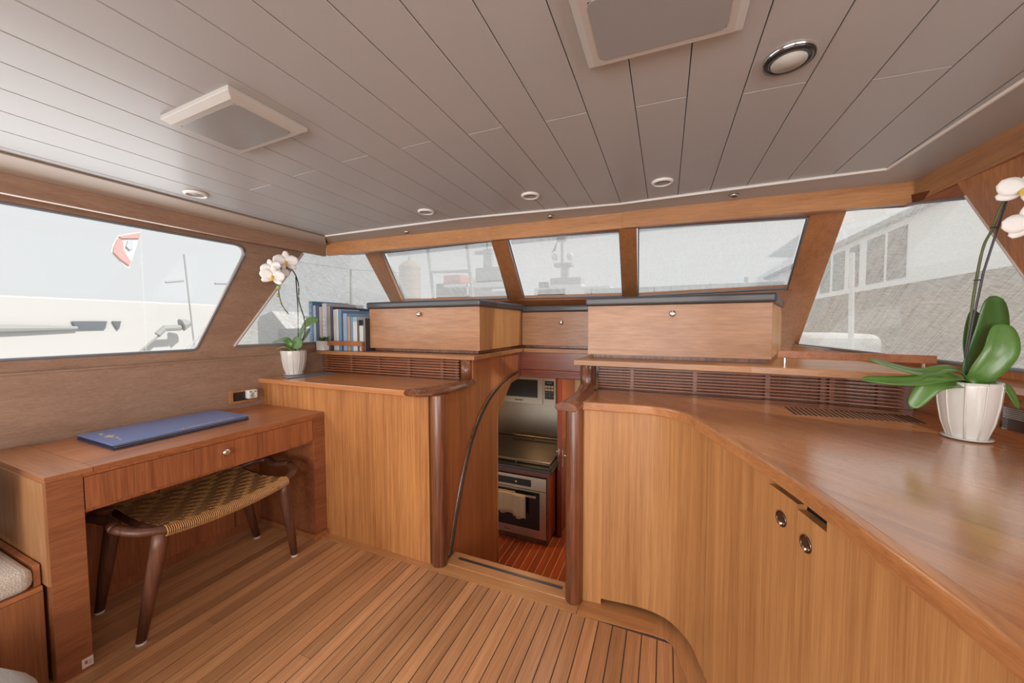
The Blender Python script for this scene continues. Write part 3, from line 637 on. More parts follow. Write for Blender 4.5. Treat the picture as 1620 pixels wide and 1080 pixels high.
# ------------------------------------------------------------------ lockers
def locker(x0, x1, y0, y1, z0, z1, label, kx, kz, lidx, extra=0):
    t = thing('locker', ((x0+x1)/2, y0, z0-.02), label, 'locker')
    tr_ = lambda a, b, c, d, e: [(a, c), (b, c), (b+e, d), (a, d)]
    obj('body', prism(tr_(x0+.002, x1-.002, y0+.014, y1, extra), z0, z1), W_panelR, t, bevel=.001)
    fr_ = obj('front', box(x0, x1, y0, y0+.013, z0, z1), W_locker, t, bevel=.002)
    obj('plinth', prism(tr_(x0+.03, x1-.02, y0+.02, y1-.01, extra), z0-.0195, z0), W_post, t)
    obj('lid', prism(tr_(lidx[0], lidx[1], y0-.018, y1+.02, extra), z1+.001, z1+.046), M_vinyl, t, bevel=.012, seg=3)
    knob((kx, y0, kz), fr_, M_chrome, 'Y', .85, -1)
    return t
locker(-1.950, -1.062, 1.990, 2.725, 1.089, 1.366, 'left walnut locker with a black padded lid beside the books', aty(664, 497, 1.99).x, aty(664, 497, 1.99).z, (-1.965, -1.048))
locker(-1.059, -.399, 2.705, 2.84, 1.089, 1.350, 'small recessed walnut locker between the two larger lockers', aty(888, 510, 2.705).x, aty(888, 510, 2.705).z, (-1.058, -.412))
locker(-.396, .456, 2.012, 2.725, 1.086, 1.352, 'right walnut locker with a black padded lid', aty(1064, 496, 2.012).x, aty(1064, 496, 2.012).z, (-.408, .468), .21)

# ------------------------------------------------------------------ books
SHZ = 1.0665; BKY = 1.955
specs = [  # px left, px right, px top, colour, depth, label
    (490, 496, 476.5, (.10, .22, .36), .34, 'tall blue book with pale spine lettering, first on the shelf'),
    (496.6, 500.6, 483, (.36, .40, .46), .26, 'slim grey-blue book next to the tall blue one'),
    (501, 505.6, 483.5, (.05, .06, .12), .26, 'slim dark navy book, third from the orchid'),
    (506, 510.6, 485, (.46, .36, .34), .25, 'slim dusty pink book left of the grey lettered one'),
    (511, 518, 479.5, (.48, .48, .52), .36, 'thick pale grey book with large white spine letters'),
    (518.5, 523.6, 484, (.30, .26, .22), .25, 'brown-grey book right of the lettered grey one'),
    (524, 528, 485.5, (.035, .04, .09), .42, 'tall navy book with a black cover, middle of the shelf'),
    (528.4, 530.4, 489.5, (.60, .55, .44), .2, 'thin cream booklet beside the navy book'),
    (530.8, 536, 489, (.66, .66, .68), .2, 'white book with a grey stripe, middle of the shelf'),
    (536.5, 541, 490.5, (.14, .28, .46), .42, 'grey-spined book with a bright blue cover'),
    (541.4, 543.2, 495, (.08, .07, .06), .24, 'very thin black booklet before the light blue book'),
    (543.5, 549.5, 495.5, (.30, .42, .66), .24, 'light blue book, middle right of the shelf'),
    (550.2, 554.4, 500.5, (.52, .33, .20), .3, 'tan book right of the light blue one'),
    (555, 558.4, 501, (.16, .30, .48), .22, 'thin mid-blue book between tan and white'),
    (558.8, 565.4, 501, (.66, .66, .66), .22, 'white book with a blue band at the top of its spine'),
    (565.8, 568.4, 506, (.12, .11, .10), .22, 'thin charcoal book beside the blue-topped white one'),
    (568.8, 575, 506, (.62, .62, .58), .22, 'white book with a black top on its spine'),
    (575.4, 578.4, 504, (.20, .19, .18), .24, 'grey book second from the locker'),
    (578.8, 583, 503, (.10, .09, .10), .24, 'dark book squeezed against the left locker')]
for i, (a, b, t, c, dep, lb) in enumerate(specs):
    xa, xb = aty(a, 530, BKY).x, aty(b, 530, BKY).x; zt = aty((a+b)/2, t, BKY).z
    if xb > -1.952: xb = -1.953
    bk = thing('book', ((xa+xb)/2, BKY, SHZ), lb, 'book', 'books on the shelf beside the left locker')
    m = plain('book_%d' % i, c, .45, coat=.1)
    dep = min(dep, .40)
    w_ = xb-xa; tk = min(.002, w_*.2)
    cvr = obj('cover', cat(box(xa, xa+tk, BKY, BKY+dep, SHZ, zt), box(xb-tk, xb, BKY, BKY+dep, SHZ, zt), box(xa, xb, BKY-.001, BKY+.002, SHZ, zt)), m, bk)
    obj('pages', box(xa+tk, xb-tk, BKY+.003, BKY+dep-.004, SHZ+.003, zt-.003), M_page, bk)
    if i == 0:
        g, wd = textgeo('THE SUPERYACHTS', .030, (0, 0, 0), (0, 0, -1), (1, 0, 0)); sc = (zt-SHZ-.03)/wd
        g = ([V((xa+.004+v.x*1.0, BKY-.0016, zt-.012+v.z*sc)) for v in g[0]], g[1]); obj('lettering', g, plain('spine_print', (.55, .62, .68), .5), bk)
    if i == 4:
        g, wd = textgeo('FEADSHIP', .040, (0, 0, 0), (0, 0, -1), (1, 0, 0)); sc = .235/wd
        g = ([V((xa+.004+v.x*.95, BKY-.0016, zt-.115+v.z*sc)) for v in g[0]], g[1]); obj('lettering', g, plain('spine_print_white', (.85, .85, .87), .5), bk)
    if i == 14: obj('spine_band', box(xa, xb, BKY-.0014, BKY-.0009, zt-.035, zt), plain('sky_blue', (.25, .48, .62), .5), bk)
    if i == 16: obj('spine_band', box(xa, xb, BKY-.0014, BKY-.0009, zt-.04, zt), M_black, bk)
    if i == 8: obj('spine_band', box(xa+.008, xa+.014, BKY-.0014, BKY-.0009, SHZ, zt), plain('stripe', (.4, .4, .45), .5), bk)
tag(obj('book_rail', cat(box(aty(503, 540, 1.925).x+.008, aty(580, 540, 1.965).x, 1.918, 1.930, 1.105, 1.137), box(aty(580, 540, 1.965).x-.02, aty(580, 540, 1.965).x-.006, 1.930, 1.95, SHZ, 1.13)), W_deskY, bevel=.002), 'low teak rail holding the books on the shelf', 'rail')

# ------------------------------------------------------------------ right cabinet and counter
rc = thing('counter_cabinet', (.2, 1.3, 0), 'long curved teak cabinet under the right counter', 'cabinet')
def sub(i0, i1, d, z0, z1): return band([CABxy[i] for i in range(i0, i1+1)], d, z0, z1)
ny_ = len(CABxy)
iseam = min(range(ny_), key=lambda i: abs(CABxy[i][1]-1.378)+abs(CABxy[i][0]-.122))
ik = min(range(ny_), key=lambda i: abs(CABxy[i][0]+.234))
CABi = BASE_
def subi(i0, i1, z0, z1, a=CABi, gap0=0., gap1=0., t=.02):
    pts = [V((*a[i], 0)) for i in range(i0, i1+1)]
    if gap0: pts[0] = pts[0]+(pts[1]-pts[0]).normalized()*gap0
    if gap1: pts[-1] = pts[-1]+(pts[-2]-pts[-1]).normalized()*gap1
    return band([(p.x, p.y) for p in pts], t, z0, z1)
obj('curved_panel', subi(0, ik, 0, .882, t=.03), W_panelR, rc, smooth=False)
obj('curved_panel', subi(ik, iseam, .026, .882, gap1=.004, t=.03), W_panelR, rc)
ys_ = [1.378, 1.005, .80, .60, -.1]
idx = [iseam]+[min(range(ny_), key=lambda i: abs(CABxy[i][1]-y)) for y in ys_[1:]]
iend = idx[-1]
zdoor = .852
# doors: below the nosing, with finger slots cut along the top edge where they meet
mid_i = min(range(ny_), key=lambda i: abs(CABxy[i][1]-.865))
def pt_on(y):
    for i in range(ny_-1):
        (a, b), (c, d) = CABi[i], CABi[i+1]
        if i >= iseam-2 and d <= y <= b: t = (b-y)/(b-d); return V((a+(c-a)*t, y, 0)), (V((c-a, d-b, 0))).normalized()
def y_for(px_, py_):
    rr = ray(px_, py_); h = V((rr.x, rr.y, 0)).normalized()
    return min((abs(h.cross(V((*pt_on(1.30-.8*i/800)[0][:2], 0))).z), 1.30-.8*i/800) for i in range(800))[1]
fslot0, fmid, fslot1 = y_for(1217, 768), y_for(1262, 803), y_for(1308, 838)
def along(y0, y1):
    ys = [y0]+[CABi[i][1] for i in range(ny_) if i >= iseam and y1 < CABi[i][1] < y0]+[y1]
    return [tuple(pt_on(y)[0][:2]) for y in ys]
def doorgeo(segs): return cat(*[band(along(y0, y1), .02, z0, z1) for y0, y1, z0, z1 in segs])
yS = CABi[iseam][1]-.002
d1 = obj('door', doorgeo([(yS, fslot0, .02, .882), (fslot0, fmid+.0004, .02, .850)]), W_panelR, rc)
d2 = obj('door', doorgeo([(fmid-.0004, fslot1, .02, .838), (fslot1, -.2, .02, .882)]), W_panelR, rc)
obj('slot_back', band([(x+.024, y) for x, y in along(fslot0+.01, fslot1-.01)], .01, .81, .882), M_rubber, rc)
obj('kick', band(offs(CABxy, .075)[:iend], .01, 0, .86), M_dark, rc)
obj('door', doorgeo([(-.202, AFT+.05, .02, .882)]), W_panelR, rc)
for y, z, d in ((.945, .74, d1), (.835, .735, d2)):
    p = None
for (px_, py_), d in (((1236, 820), d1), ((1275, 860), d2)):
    # flush ring pulls on the door faces
    best = None
    for i in range(200):
        y = 1.05-.4*i/200; q, tg = pt_on(y); pr = q-EYE
        rr = ray(px_, py_); h = V((rr.x, rr.y, 0)).normalized(); dd = abs(h.cross(V((q.x, q.y, 0))).z)
        if best is None or dd < best[0]: best = (dd, y, q, tg, V((q.x, q.y, 0)).length/V((rr.x, rr.y, 0)).length*rr.z+EYE.z)
    _, y, q, tg, z = best; nrm = V((tg.y, -tg.x, 0)); nrm = nrm if nrm.dot(EYE-q) > 0 else -nrm
    c = V((q.x, q.y, z)); R = .0165; U = V((0, 0, 1))
    ring = [c+nrm*.001+(tg*math.cos(a)+U*math.sin(a))*R for a in [i*2*math.pi/24 for i in range(24)]]
    rp = obj('ring_pull', tube(ring, .0024, 8, closed=True, up=nrm), plain('dark_bronze', (.16, .11, .085), .22, 1), d, smooth=True)
    disc = [c+nrm*.0008+(tg*math.cos(a)+U*math.sin(a))*.0155 for a in [i*2*math.pi/24 for i in range(24)]]
    obj('recess', extr(disc, nrm*.0006), plain('dark_cup', (.10, .05, .03), .3, .5), rp)
    cc = c-U*.010+nrm*.003
    obj('catch', lathe([(.006, -.002), (.006, .003), (.004, .005)], cc, 12, 'X'), M_chrome, rp)
tab = [c_ for c_ in CABxy if c_[1] > AFT+.04]
ctR = tag(obj('countertop', prism(tab+[(WRX(AFT)-.004, AFT+.04), (WRX(1.99)-.004, 1.99), (-.33, 1.99)], .882, .911), W_counterR), 'broad glossy teak countertop on the right under the large orchid', 'countertop')
obj('nosing', band(offs(tab, -.004), .030, .876, .9130), wood('teak_nosing', (.58, .26, .095), (.36, .14, .05), 'Y', rough=.3, coat=.5), ctR, bevel=.006, seg=3)
A0, A1, B0, B1 = [atz(x, y, .9117) for x, y in ((1239, 643), (1438, 657), (1256, 655.5), (1468, 670))]
gr = obj('air_slots', extr([p-V((0, 0, .0012)) for p in (A0, A1, B1, B0)], (0, 0, .0009)), wood('slot_bed', (.50, .20, .07), (.30, .10, .036), 'X'), ctR)
for i in range(24):
    t = (i+.5)/24; a, b = A0.lerp(A1, t), B0.lerp(B1, t); ww = (A1-A0)/24*.27
    obj('slot', extr([a-ww, a+ww, b+ww, b-ww], (0, 0, .0004)), M_dark, gr)
grille('ventilation_grille', [(-.325, 1.948), (.50, 1.948), (.70, 1.925), (.86, 1.885)], .914, 1.030, 8, 'teak slatted grille behind the right counter', [(-.155, 1.945), (.135, 1.945), (.43, 1.945), (.625, 1.93), (.655, 1.927), (.80, 1.90)])
tag(obj('back_board', band([(-.33, 1.975), (.52, 1.975), (.72, 1.952), (.90, 1.91)], .012, .912, 1.036), W_post), 'dark board behind the right slatted grille', 'board')
NOSE = [(-.445, 1.885), (.35, 1.862), (.58, 1.832), (.84, 1.80), (.905, 1.785)]
shr = tag(obj('shelf', prism(NOSE+[(.92, 2.0), (.86, 2.72), (-.40, 2.72)], 1.036, 1.066), W_x, bevel=.003), 'teak shelf carrying the right locker', 'shelf')
fi = thing('fiddle_rail', (.72, 1.97, 1.066), 'teak fiddle rail on the right shelf under the quarter window', 'rail')
obj('rail', extr([(.470, 1.975, 1.098), (.975, 1.935, 1.094), (.975, 1.935, 1.127), (.470, 1.975, 1.131)], (0, .014, 0)), W_deskY, fi, bevel=.002)
for x in (.50, .945): obj('stanchion', tube([(x, 1.985-.08*(x-.5), 1.066), (x, 1.985-.08*(x-.5), 1.10)], .006, 10), M_chrome, fi)
pr_ = tag(obj('post', tube([(-.366, 1.578, 0), (-.366, 1.578, .895)], .039, 28), W_post, bevel=.004), 'dark round post right of the companionway', 'post')
for p_ in pr_.data.polygons: p_.use_smooth = len(p_.vertices) == 4
pr_ = tag(obj('short_post', tube([(-.372, 1.905, .875), (-.372, 1.905, 1.036)], .040, 24), W_post), 'short dark post between counter and shelf right of the companionway', 'post')
for p_ in pr_.data.polygons: p_.use_smooth = len(p_.vertices) == 4
grabrail('grab_rail', [((-.425, 1.46, .899), (-.328, 1.455, .899)), ((-.415, 1.52, .899), (-.322, 1.515, .899)), ((-.405, 1.64, .899), (-.325, 1.64, .899)), ((-.405, 1.78, .905), (-.325, 1.78, .905)), ((-.415, 1.90, .922), (-.33, 1.90, .922))], 'dark moulded grab rail at the end of the right counter')
nk = thing('wall_niche', (.945, 1.50, .93), 'small framed vent on the right wall beside the large orchid', 'vent')
def wr(y, z, d): return V((WRX(y)-d, y, z))
def rbox(y0, y1, z0, z1, d0, d1): return hexa([wr(y0, z0, d0), wr(y0, z0, d1), wr(y1, z0, d1), wr(y1, z0, d0)], [wr(y0, z1, d0), wr(y0, z1, d1), wr(y1, z1, d1), wr(y1, z1, d0)])
obj('frame', cat(rbox(1.485, 1.492, .935, 1.01, 0, .014), rbox(1.492, 1.57, 1.003, 1.01, 0, .014), rbox(1.563, 1.57, .935, 1.01, 0, .014)), M_chrome, nk)
obj('recess', rbox(1.492, 1.563, .935, 1.003, 0, .003), M_brown, nk)
for i in range(6): obj('louvre', rbox(1.493, 1.562, .970+i*.0055, .9725+i*.0055, .003, .007), M_cream, nk)

# ------------------------------------------------------------------ orchids
def leaf(pts, wid, fold=.25, upv=(0, 0, 1), n=7):
    c = spline(pts, n); m = len(c); vs, fs = [], []
    for i, p in enumerate(c):
        d = (c[min(i+1, m-1)]-c[max(i-1, 0)]).normalized(); a = d.cross(V(upv)); a = a.normalized() if a.length > 1e-3 else V((1, 0, 0)); b = a.cross(d)
        t = i/(m-1); w2 = wid/2*(.35+.65*math.sin(math.pi*min(1, t*1.35+.08)*.5))*(1 if t < .62 else math.sqrt(max(0.0, 1-((t-.62)/.385)**2)))
        for s in (-1, -.5, 0, .5, 1): vs.append(p+a*s*w2+b*abs(s)*w2*fold)
    for i in range(m-1):
        for k2 in range(4): fs.append([i*5+k2, i*5+k2+1, (i+1)*5+k2+1, (i+1)*5+k2])
    return vs, fs
def petal(c, d, nrm, ln, wd):
    d = V(d).normalized(); nrm = V(nrm).normalized(); a = nrm.cross(d).normalized(); vs, fs = [], []
    for i in range(7):
        t = i/6; w2 = wd/2*math.sin(math.pi*(t*.86+.07))**.7
        for s in (-1, -.5, 0, .5, 1): vs.append(V(c)+d*ln*t+a*s*w2+nrm*(.12*ln*t*t*(1)-.05*ln*abs(s)))
    for i in range(6):
        for k2 in range(4): fs.append([i*5+k2, i*5+k2+1, (i+1)*5+k2+1, (i+1)*5+k2])
    return vs, fs
def flower(c, nrm, s, parent, roll=0):
    nrm = V(nrm).normalized(); a = nrm.cross(V((0, 0, 1))).normalized(); b = a.cross(nrm)
    def dr(ang): t = math.radians(ang+roll); return a*math.cos(t)+b*math.sin(t)
    f = obj('flower', cat(*[petal(V(c)-nrm*.004, dr(q), nrm, s*.95, s*.62) for q in (90, 215, 325)]+[petal(c, dr(q), nrm, s*1.0, s*1.02) for q in (12, 168)]), M_petal, parent, smooth=True, solid=.0012)
    obj('lip', cat(petal(V(c)+nrm*.006, dr(270)+nrm*.5, nrm, s*.45, s*.3), tube([V(c), V(c)+nrm*s*.22], [s*.10, s*.05], 8)), M_lip, f, smooth=True, solid=.001)
    return f
def pot(c, r0, r1, h, t, rim, ribs=10):
    c = V(c); prof = [(r0*.98, 0), (r0, .004), (r0+(r1-r0)*.55, h*.3), (r0+(r1-r0)*.88, h*.62), (r1, h*.93), (r1, h), (r1-.006, h), (r1-.010, h*.9)]
    b = obj('pot', lathe(prof, c, 48), M_ceram, t, smooth=True)
    rb = []
    for i in range(ribs):
        a = 2*math.pi*i/ribs+.35
        rb.append(tube([c+V((math.cos(a)*(r+.0005), math.sin(a)*(r+.0005), z)) for r, z in prof[1:6]], .0022, 6))
    obj('ribs', cat(*rb), M_ceram, b, smooth=True)
    obj('saucer', lathe([(r0*1.1, 0), (r0*1.32, .004), (r0*1.34, .007), (r0*1.0, .005)], c, 40), M_ceram, b, smooth=True)
    obj('soil', lathe([(r1-.008, h*.90), (r1-.01, h*.93), (.01, h*.95)], c, 32), M_soil, t, smooth=True)
# large right orchid
PC = V((.822, 1.492, .9125))
oR = thing('orchid', PC, 'large white orchid in a ribbed white pot on the right counter', 'orchid')
pot(PC, .038, .0625, .170, oR, 0)
def R_(x, y, dy=0): return aty(x, y, PC.y+dy)
cR = V((PC.x+.003, PC.y, PC.z+.158))
for pts, wd, up_, mt in (
    ([cR, R_(1508, 584, -.02), R_(1450, 590, -.05), R_(1374, 568, -.07)], .040, (0, -.5, 1), M_leaf),
    ([cR, R_(1508, 596, -.05), R_(1440, 604, -.09), R_(1363, 600, -.10)], .044, (0, -.6, 1), M_leaf),
    ([cR, R_(1497, 606, -.07), R_(1470, 612, -.09), R_(1442, 645, -.10)], .046, (0, -.8, .6), M_leaf),
    ([cR, R_(1540, 585, .02), R_(1562, 530, .035), R_(1570, 468, .02)], .086, (.25, -1, .1), M_leafd),
    ([cR, R_(1555, 590, -.02), R_(1582, 555, -.03), R_(1585, 512, -.01)], .066, (-.15, -1, .2), M_leaf),
    ([cR, R_(1538, 585, .05), R_(1535, 540, .07), R_(1540, 490, .08)], .05, (.3, -1, 0), M_leafd),
    ([cR, R_(1560, 606, .01), R_(1590, 612, -.01), R_(1611, 646, -.02)], .024, (0, -.6, 1), M_leaf)):
    obj('leaf', leaf(pts, wd, .22, up_), mt, oR, smooth=True, solid=.0025)
obj('leaf_base', lathe([(.012, 0), (.017, .015), (.012, .03), (.004, .036)], cR-V((0, 0, .008)), 14), M_leaf, oR, smooth=True)
sk_ = [R_(1526, 575, .01), R_(1541, 500, .005), R_(1556, 430, 0), R_(1577, 365, -.01), R_(1592, 318, -.02)]
obj('stake', tube([cR]+sk_, .0026, 8), M_stake, oR, smooth=True)
stm = spline([cR, R_(1527, 575, .015), R_(1536, 500, .01), R_(1545, 440, 0), R_(1556, 390, -.01), R_(1570, 362, -.012), R_(1590, 315, -.02), R_(1622, 290, -.03), R_(1650, 310, -.03)], 5)
obj('stem', tube(stm, .0032, 8), M_stem, oR, smooth=True)
for p in (R_(1546, 443, 0), R_(1572, 360, -.012)): obj('clip', lathe([(.006, -.0015), (.008, 0), (.006, .0015)], p, 10), M_stake, oR)
flower(R_(1620, 300, -.06), (-.35, -1, .05), .05, oR, 20); flower(R_(1632, 352, -.06), (-.3, -1, 0), .05, oR, -10)
# left orchid
PL = V((-2.375, 1.715, .9115))
oL = thing('orchid', PL, 'small white orchid in a ribbed pot beside the books', 'orchid')
pot(PL, .050, .077, .168, oL, 0, 12)
def L_(x, y, dy=0): return aty(x, y, PL.y+dy)
cL = V((PL.x, PL.y, PL.z+.155))
for pts, wd, up_, mt in (
    ([cL, L_(453, 538, -.03), L_(432, 544, -.05), L_(414, 559, -.06)], .06, (0, -.6, 1), M_leaf),
    ([cL, L_(468, 542, -.05), L_(477, 548, -.09)], .085, (.2, -.9, .3), M_leaf),
    ([cL, L_(476, 530, .02), L_(486, 512, .03), L_(503, 506, .04)], .075, (-.4, -1, .3), M_leaf),
    ([cL, L_(482, 535, .06), L_(491, 520, .08)], .05, (-.4, -1, .2), M_leafd),
    ([cL, L_(450, 549, -.06), L_(432, 555, -.08)], .018, (0, -.4, 1), M_bud)):
    obj('leaf', leaf(pts, wd, .2, up_), mt, oL, smooth=True, solid=.0025)
obj('stake', tube([cL, L_(472, 540), L_(471, 480), L_(468, 438)], .0036, 8), M_stake, oL, smooth=True)
obj('stem', tube(spline([cL, L_(480, 535), L_(482, 508), L_(473, 476), L_(472.5, 452), L_(467, 434), L_(458, 424, -.06), L_(446, 424, -.14), L_(432, 430, -.2)], 5), .0038, 8), M_stem, oL, smooth=True)
obj('stem', tube(spline([L_(446, 424, -.14), L_(441, 440, -.16), L_(441, 462, -.16), L_(446, 482, -.16), L_(456, 496, -.16)], 5), .0032, 8), M_stem, oL, smooth=True)
for q in ((440.5, 454.5, .013), (439.5, 467, .011), (444, 479, .008), (449, 487, .005)): obj('bud', lathe([(.3*q[2], -q[2]), (q[2]*.9, -.4*q[2]), (q[2]*.9, .4*q[2]), (.3*q[2], q[2])], L_(q[0], q[1], -.16), 12), M_bud, oL, smooth=True)
flower(L_(452, 414, -.10), (.9, -.7, -.12), .072, oL, 0); flower(L_(431, 437, -.22), (.75, -.8, -.2), .068, oL, 10); flower(L_(429, 424, -.20), (.6, -.9, .1), .06, oL, -15); flower(L_(444, 429, -.15), (1, -.4, -.1), .052, oL, 30)
sb = thing('booklet', (-2.24, 1.73, .911), 'flat slate-coloured booklet lying beside the small orchid', 'booklet')
bq = [tuple(atz(x, y, .915)[:2]) for x, y in ((447, 594), (473, 597.5), (527, 588), (503, 586))]
bq = [(-2.30, 1.578), (-2.20, 1.545), (-2.14, 1.86), (-2.235, 1.875)]
obj('cover', quad(bq, .9112, .9145), M_slate, sb, bevel=.001)
obj('pages', quad([(x*.985-.034, y) for x, y in bq], .9146, .9165), plain('booklet_top', (.15, .19, .24), .4), sb)
sp = thing('succulent', (-2.33, 1.912, 1.067), 'tiny dark succulent in a square white planter between orchid and books', 'plant')
obj('planter', box(-2.368, -2.292, 1.887, 1.94, 1.067, 1.137), M_ceram, sp, bevel=.004)
obj('soil', box(-2.362, -2.298, 1.893, 1.934, 1.1372, 1.140), M_soil, sp)
for i in range(9):
    a = i*2.4; c0 = V((-2.330, 1.912, 1.135)); obj('leaf', leaf([c0, c0+V((math.cos(a)*.03, math.sin(a)*.02, .015)), c0+V((math.cos(a)*.055, math.sin(a)*.03, .012+.01*(i % 3)))], .022, .2), M_leafd, sp, smooth=True, solid=.003)

# ------------------------------------------------------------------ ceiling fittings
def downlight(px_, py_, r, label, ringmat, black=False):
    z = 1.88
    for _ in range(8): p = atz(px_, py_, z); z = ceilz(p.x) if p.y < ytrim(p.x) else ceilz(p.x)
    if r < .03: p.z -= .006
    t = thing('downlight', (p.x, p.y, p.z-.014), label, 'lamp', 'ceiling downlights' if r > .03 else 'small ceiling spots')
    obj('ring', lathe([(r*.72, .001), (r*.74, -.010), (r*.9, -.010), (r, -.004), (r, .001)], (p.x, p.y, p.z), 32), ringmat, t, smooth=True)
    if black: obj('inner_ring', lathe([(r*.70, .001), (r*.70, -.0125), (r*.97, -.0115), (r*.985, .001)], (p.x, p.y, p.z), 32), M_black, t, smooth=True)
    rr_ = .70 if black else .74
    obj('lens', lathe([(r*rr_, .0), (r*rr_*.98, -.005 if not black else -.014), (.002, -.006 if not black else -.018)], (p.x, p.y, p.z), 24), plain('lens_'+('w' if black else 'g'), (.46, .46, .43) if black else (.25, .26, .26), .25), t, smooth=True)
    if r > .03: lamp('downlight_fill', 'AREA', (p.x, p.y, p.z-.022), 0.8, (1.0, .90, .76), (r*1.3, r*1.3), to=(p.x, p.y, 0), spread=math.radians(150))  # faint lamp added under the fitting to brighten the counters
downlight(310, 306, .047, 'white round downlight above the large left window', M_white)
downlight(674, 334, .046, 'white round downlight over the left locker', M_white)
downlight(839, 308.5, .046, 'white round downlight over the companionway', M_white)
downlight(1048, 287, .046, 'white round downlight over the right locker', M_white)
downlight(1248, 90, .052, 'large round downlight with a black ring beside the ceiling hatch', M_chrome, True)
for q, lb in (((644, 365), 'tiny metal spot in the ceiling border near the left mullion'), ((871, 340), 'tiny metal spot in the ceiling border over the middle pane'), ((1161, 306), 'tiny metal spot in the ceiling border over the right locker')):
    downlight(*q, .021, lb, M_steel)
def hatch(x0, x1, y0, y1, label):
    z = ceilz((x0+x1)/2); t = thing('ceiling_hatch', ((x0+x1)/2, (y0+y1)/2, z-.035), label, 'hatch')
    def fz(x, d): return ceilz(x)-d
    o_ = [(x0, y0), (x1, y0), (x1, y1), (x0, y1)]; i_ = [(x0+.018, y0+.018), (x1-.018, y0+.018), (x1-.018, y1-.018), (x0+.018, y1-.018)]; j_ = [(x0+.036, y0+.036), (x1-.036, y0+.036), (x1-.036, y1-.036), (x0+.036, y1-.036)]
    vs = [(x, y, fz(x, -.001)) for x, y in o_]+[(x, y, fz(x, .010)) for x, y in o_]+[(x, y, fz(x, .022)) for x, y in i_]+[(x, y, fz(x, .022)) for x, y in j_]+[(x, y, fz(x, .0)) for x, y in j_]
    fs = []
    for r in range(4):
        for k2 in range(4): fs.append([r*4+k2, r*4+(k2+1) % 4, (r+1)*4+(k2+1) % 4, (r+1)*4+k2])
    obj('frame', (vs, fs), M_cream, t, bevel=.002)
    pp = rounded([V((x, y, fz(x, .023))) for x, y in [(x0+.033, y0+.033), (x1-.033, y0+.033), (x1-.033, y1-.033), (x0+.033, y1-.033)]], [.02]*4, 4)
    obj('panel', extr(pp, (0, 0, .02)), M_grey, t)
hatch(-1.418, -1.084, .620, .856, 'square framed ceiling hatch with a grey blind on the left')
hatch(-.184, .141, .69, .925, 'square framed ceiling hatch cut off by the top of the picture')

# ------------------------------------------------------------------ galley beyond the companionway
GZ = -.97
gf = struct(obj('floor_galley', box(-2.6, -.1, 1.6, 5.2, GZ-.05, GZ-.002), plain('pale_inlay', (.62, .40, .13), .4)), 'galley sole below, dark red planks with pale inlay lines', 'floor')
for i in range(26):
    x = -2.2+i*.072; obj('plank', box(x+.0025, x+.0695, 2.2, 4.6, GZ-.02, GZ), W_gfloor, gf)
stp = thing('companionway_steps', (-.73, 1.9, GZ), 'teak steps going down into the galley', 'steps')
for i, (y0, y1, z) in enumerate(((1.68, 1.98, -.32), (1.98, 2.30, -.64))):
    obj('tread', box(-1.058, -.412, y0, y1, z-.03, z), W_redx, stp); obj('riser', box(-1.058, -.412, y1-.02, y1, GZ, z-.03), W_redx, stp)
struct(obj('wall_galley', cat(box(-2.6, -.1, 4.30, 4.34, GZ, 1.0), box(-2.6, -2.56, 1.6, 4.3, GZ, 1.0), box(-.14, -.1, 1.75, 4.3, GZ, .80)), plain('galley_cream', (.55, .45, .30), .6)), 'cream galley walls', 'wall')
struct(obj('ceiling_galley', box(-2.6, -.1, 2.72, 4.34, .86, .89), M_ceil), 'galley ceiling', 'ceiling')
gc = thing('galley_cabinet', (-1.45, 3.7, GZ), 'red wood galley cabinet around the oven', 'cabinet')
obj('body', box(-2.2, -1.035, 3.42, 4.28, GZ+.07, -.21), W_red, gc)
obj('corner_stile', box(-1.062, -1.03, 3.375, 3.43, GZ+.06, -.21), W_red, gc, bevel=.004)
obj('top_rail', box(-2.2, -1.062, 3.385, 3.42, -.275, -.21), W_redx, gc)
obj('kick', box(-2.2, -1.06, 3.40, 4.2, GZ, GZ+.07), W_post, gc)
ov = thing('oven', (-1.36, 3.40, -.9), 'steel built-in oven with a black glass door in the galley', 'oven')
OY = 3.372
obj('control_panel', box(-1.66, -1.065, OY, OY+.05, -.415, -.282), M_steel, ov, bevel=.002)
dsp = obj('display', box(-1.62, -1.225, OY-.002, OY, -.385, -.315), M_black, ov)
g, wd = textgeo('18', .02, (-1.40, OY-.004, -.358), (1, 0, 0), (0, 0, 1)); obj('lit_digits', g, emis('amber', (1.0, .35, .05), 1.5), dsp)
obj('logo_plate', box(-1.41, -1.36, OY-.004, OY-.001, -.404, -.396), M_white, dsp)
od = obj('door', box(-1.66, -1.065, OY+.002, OY+.045, -.905, -.42), M_steel, ov, bevel=.002)
obj('glass', box(-1.62, -1.135, OY-.001, OY+.004, -.82, -.435), M_black, od)
hd = obj('handle', cat(box(-1.62, -1.16, OY-.045, OY-.03, -.475, -.455), box(-1.18, -1.165, OY-.03, OY+.002, -.473, -.457), box(-1.62, -1.605, OY-.03, OY+.002, -.473, -.457)), M_steel, od, bevel=.003)
g, wd = textgeo('Miele', .028, (-1.52, OY-.0005, -.875), (1, 0, 0), (0, 0, 1)); obj('logo', g, M_brown, od)
tw = thing('towel', (-1.42, OY-.05, -.7), 'pale cotton towel hanging over the oven handle', 'towel')
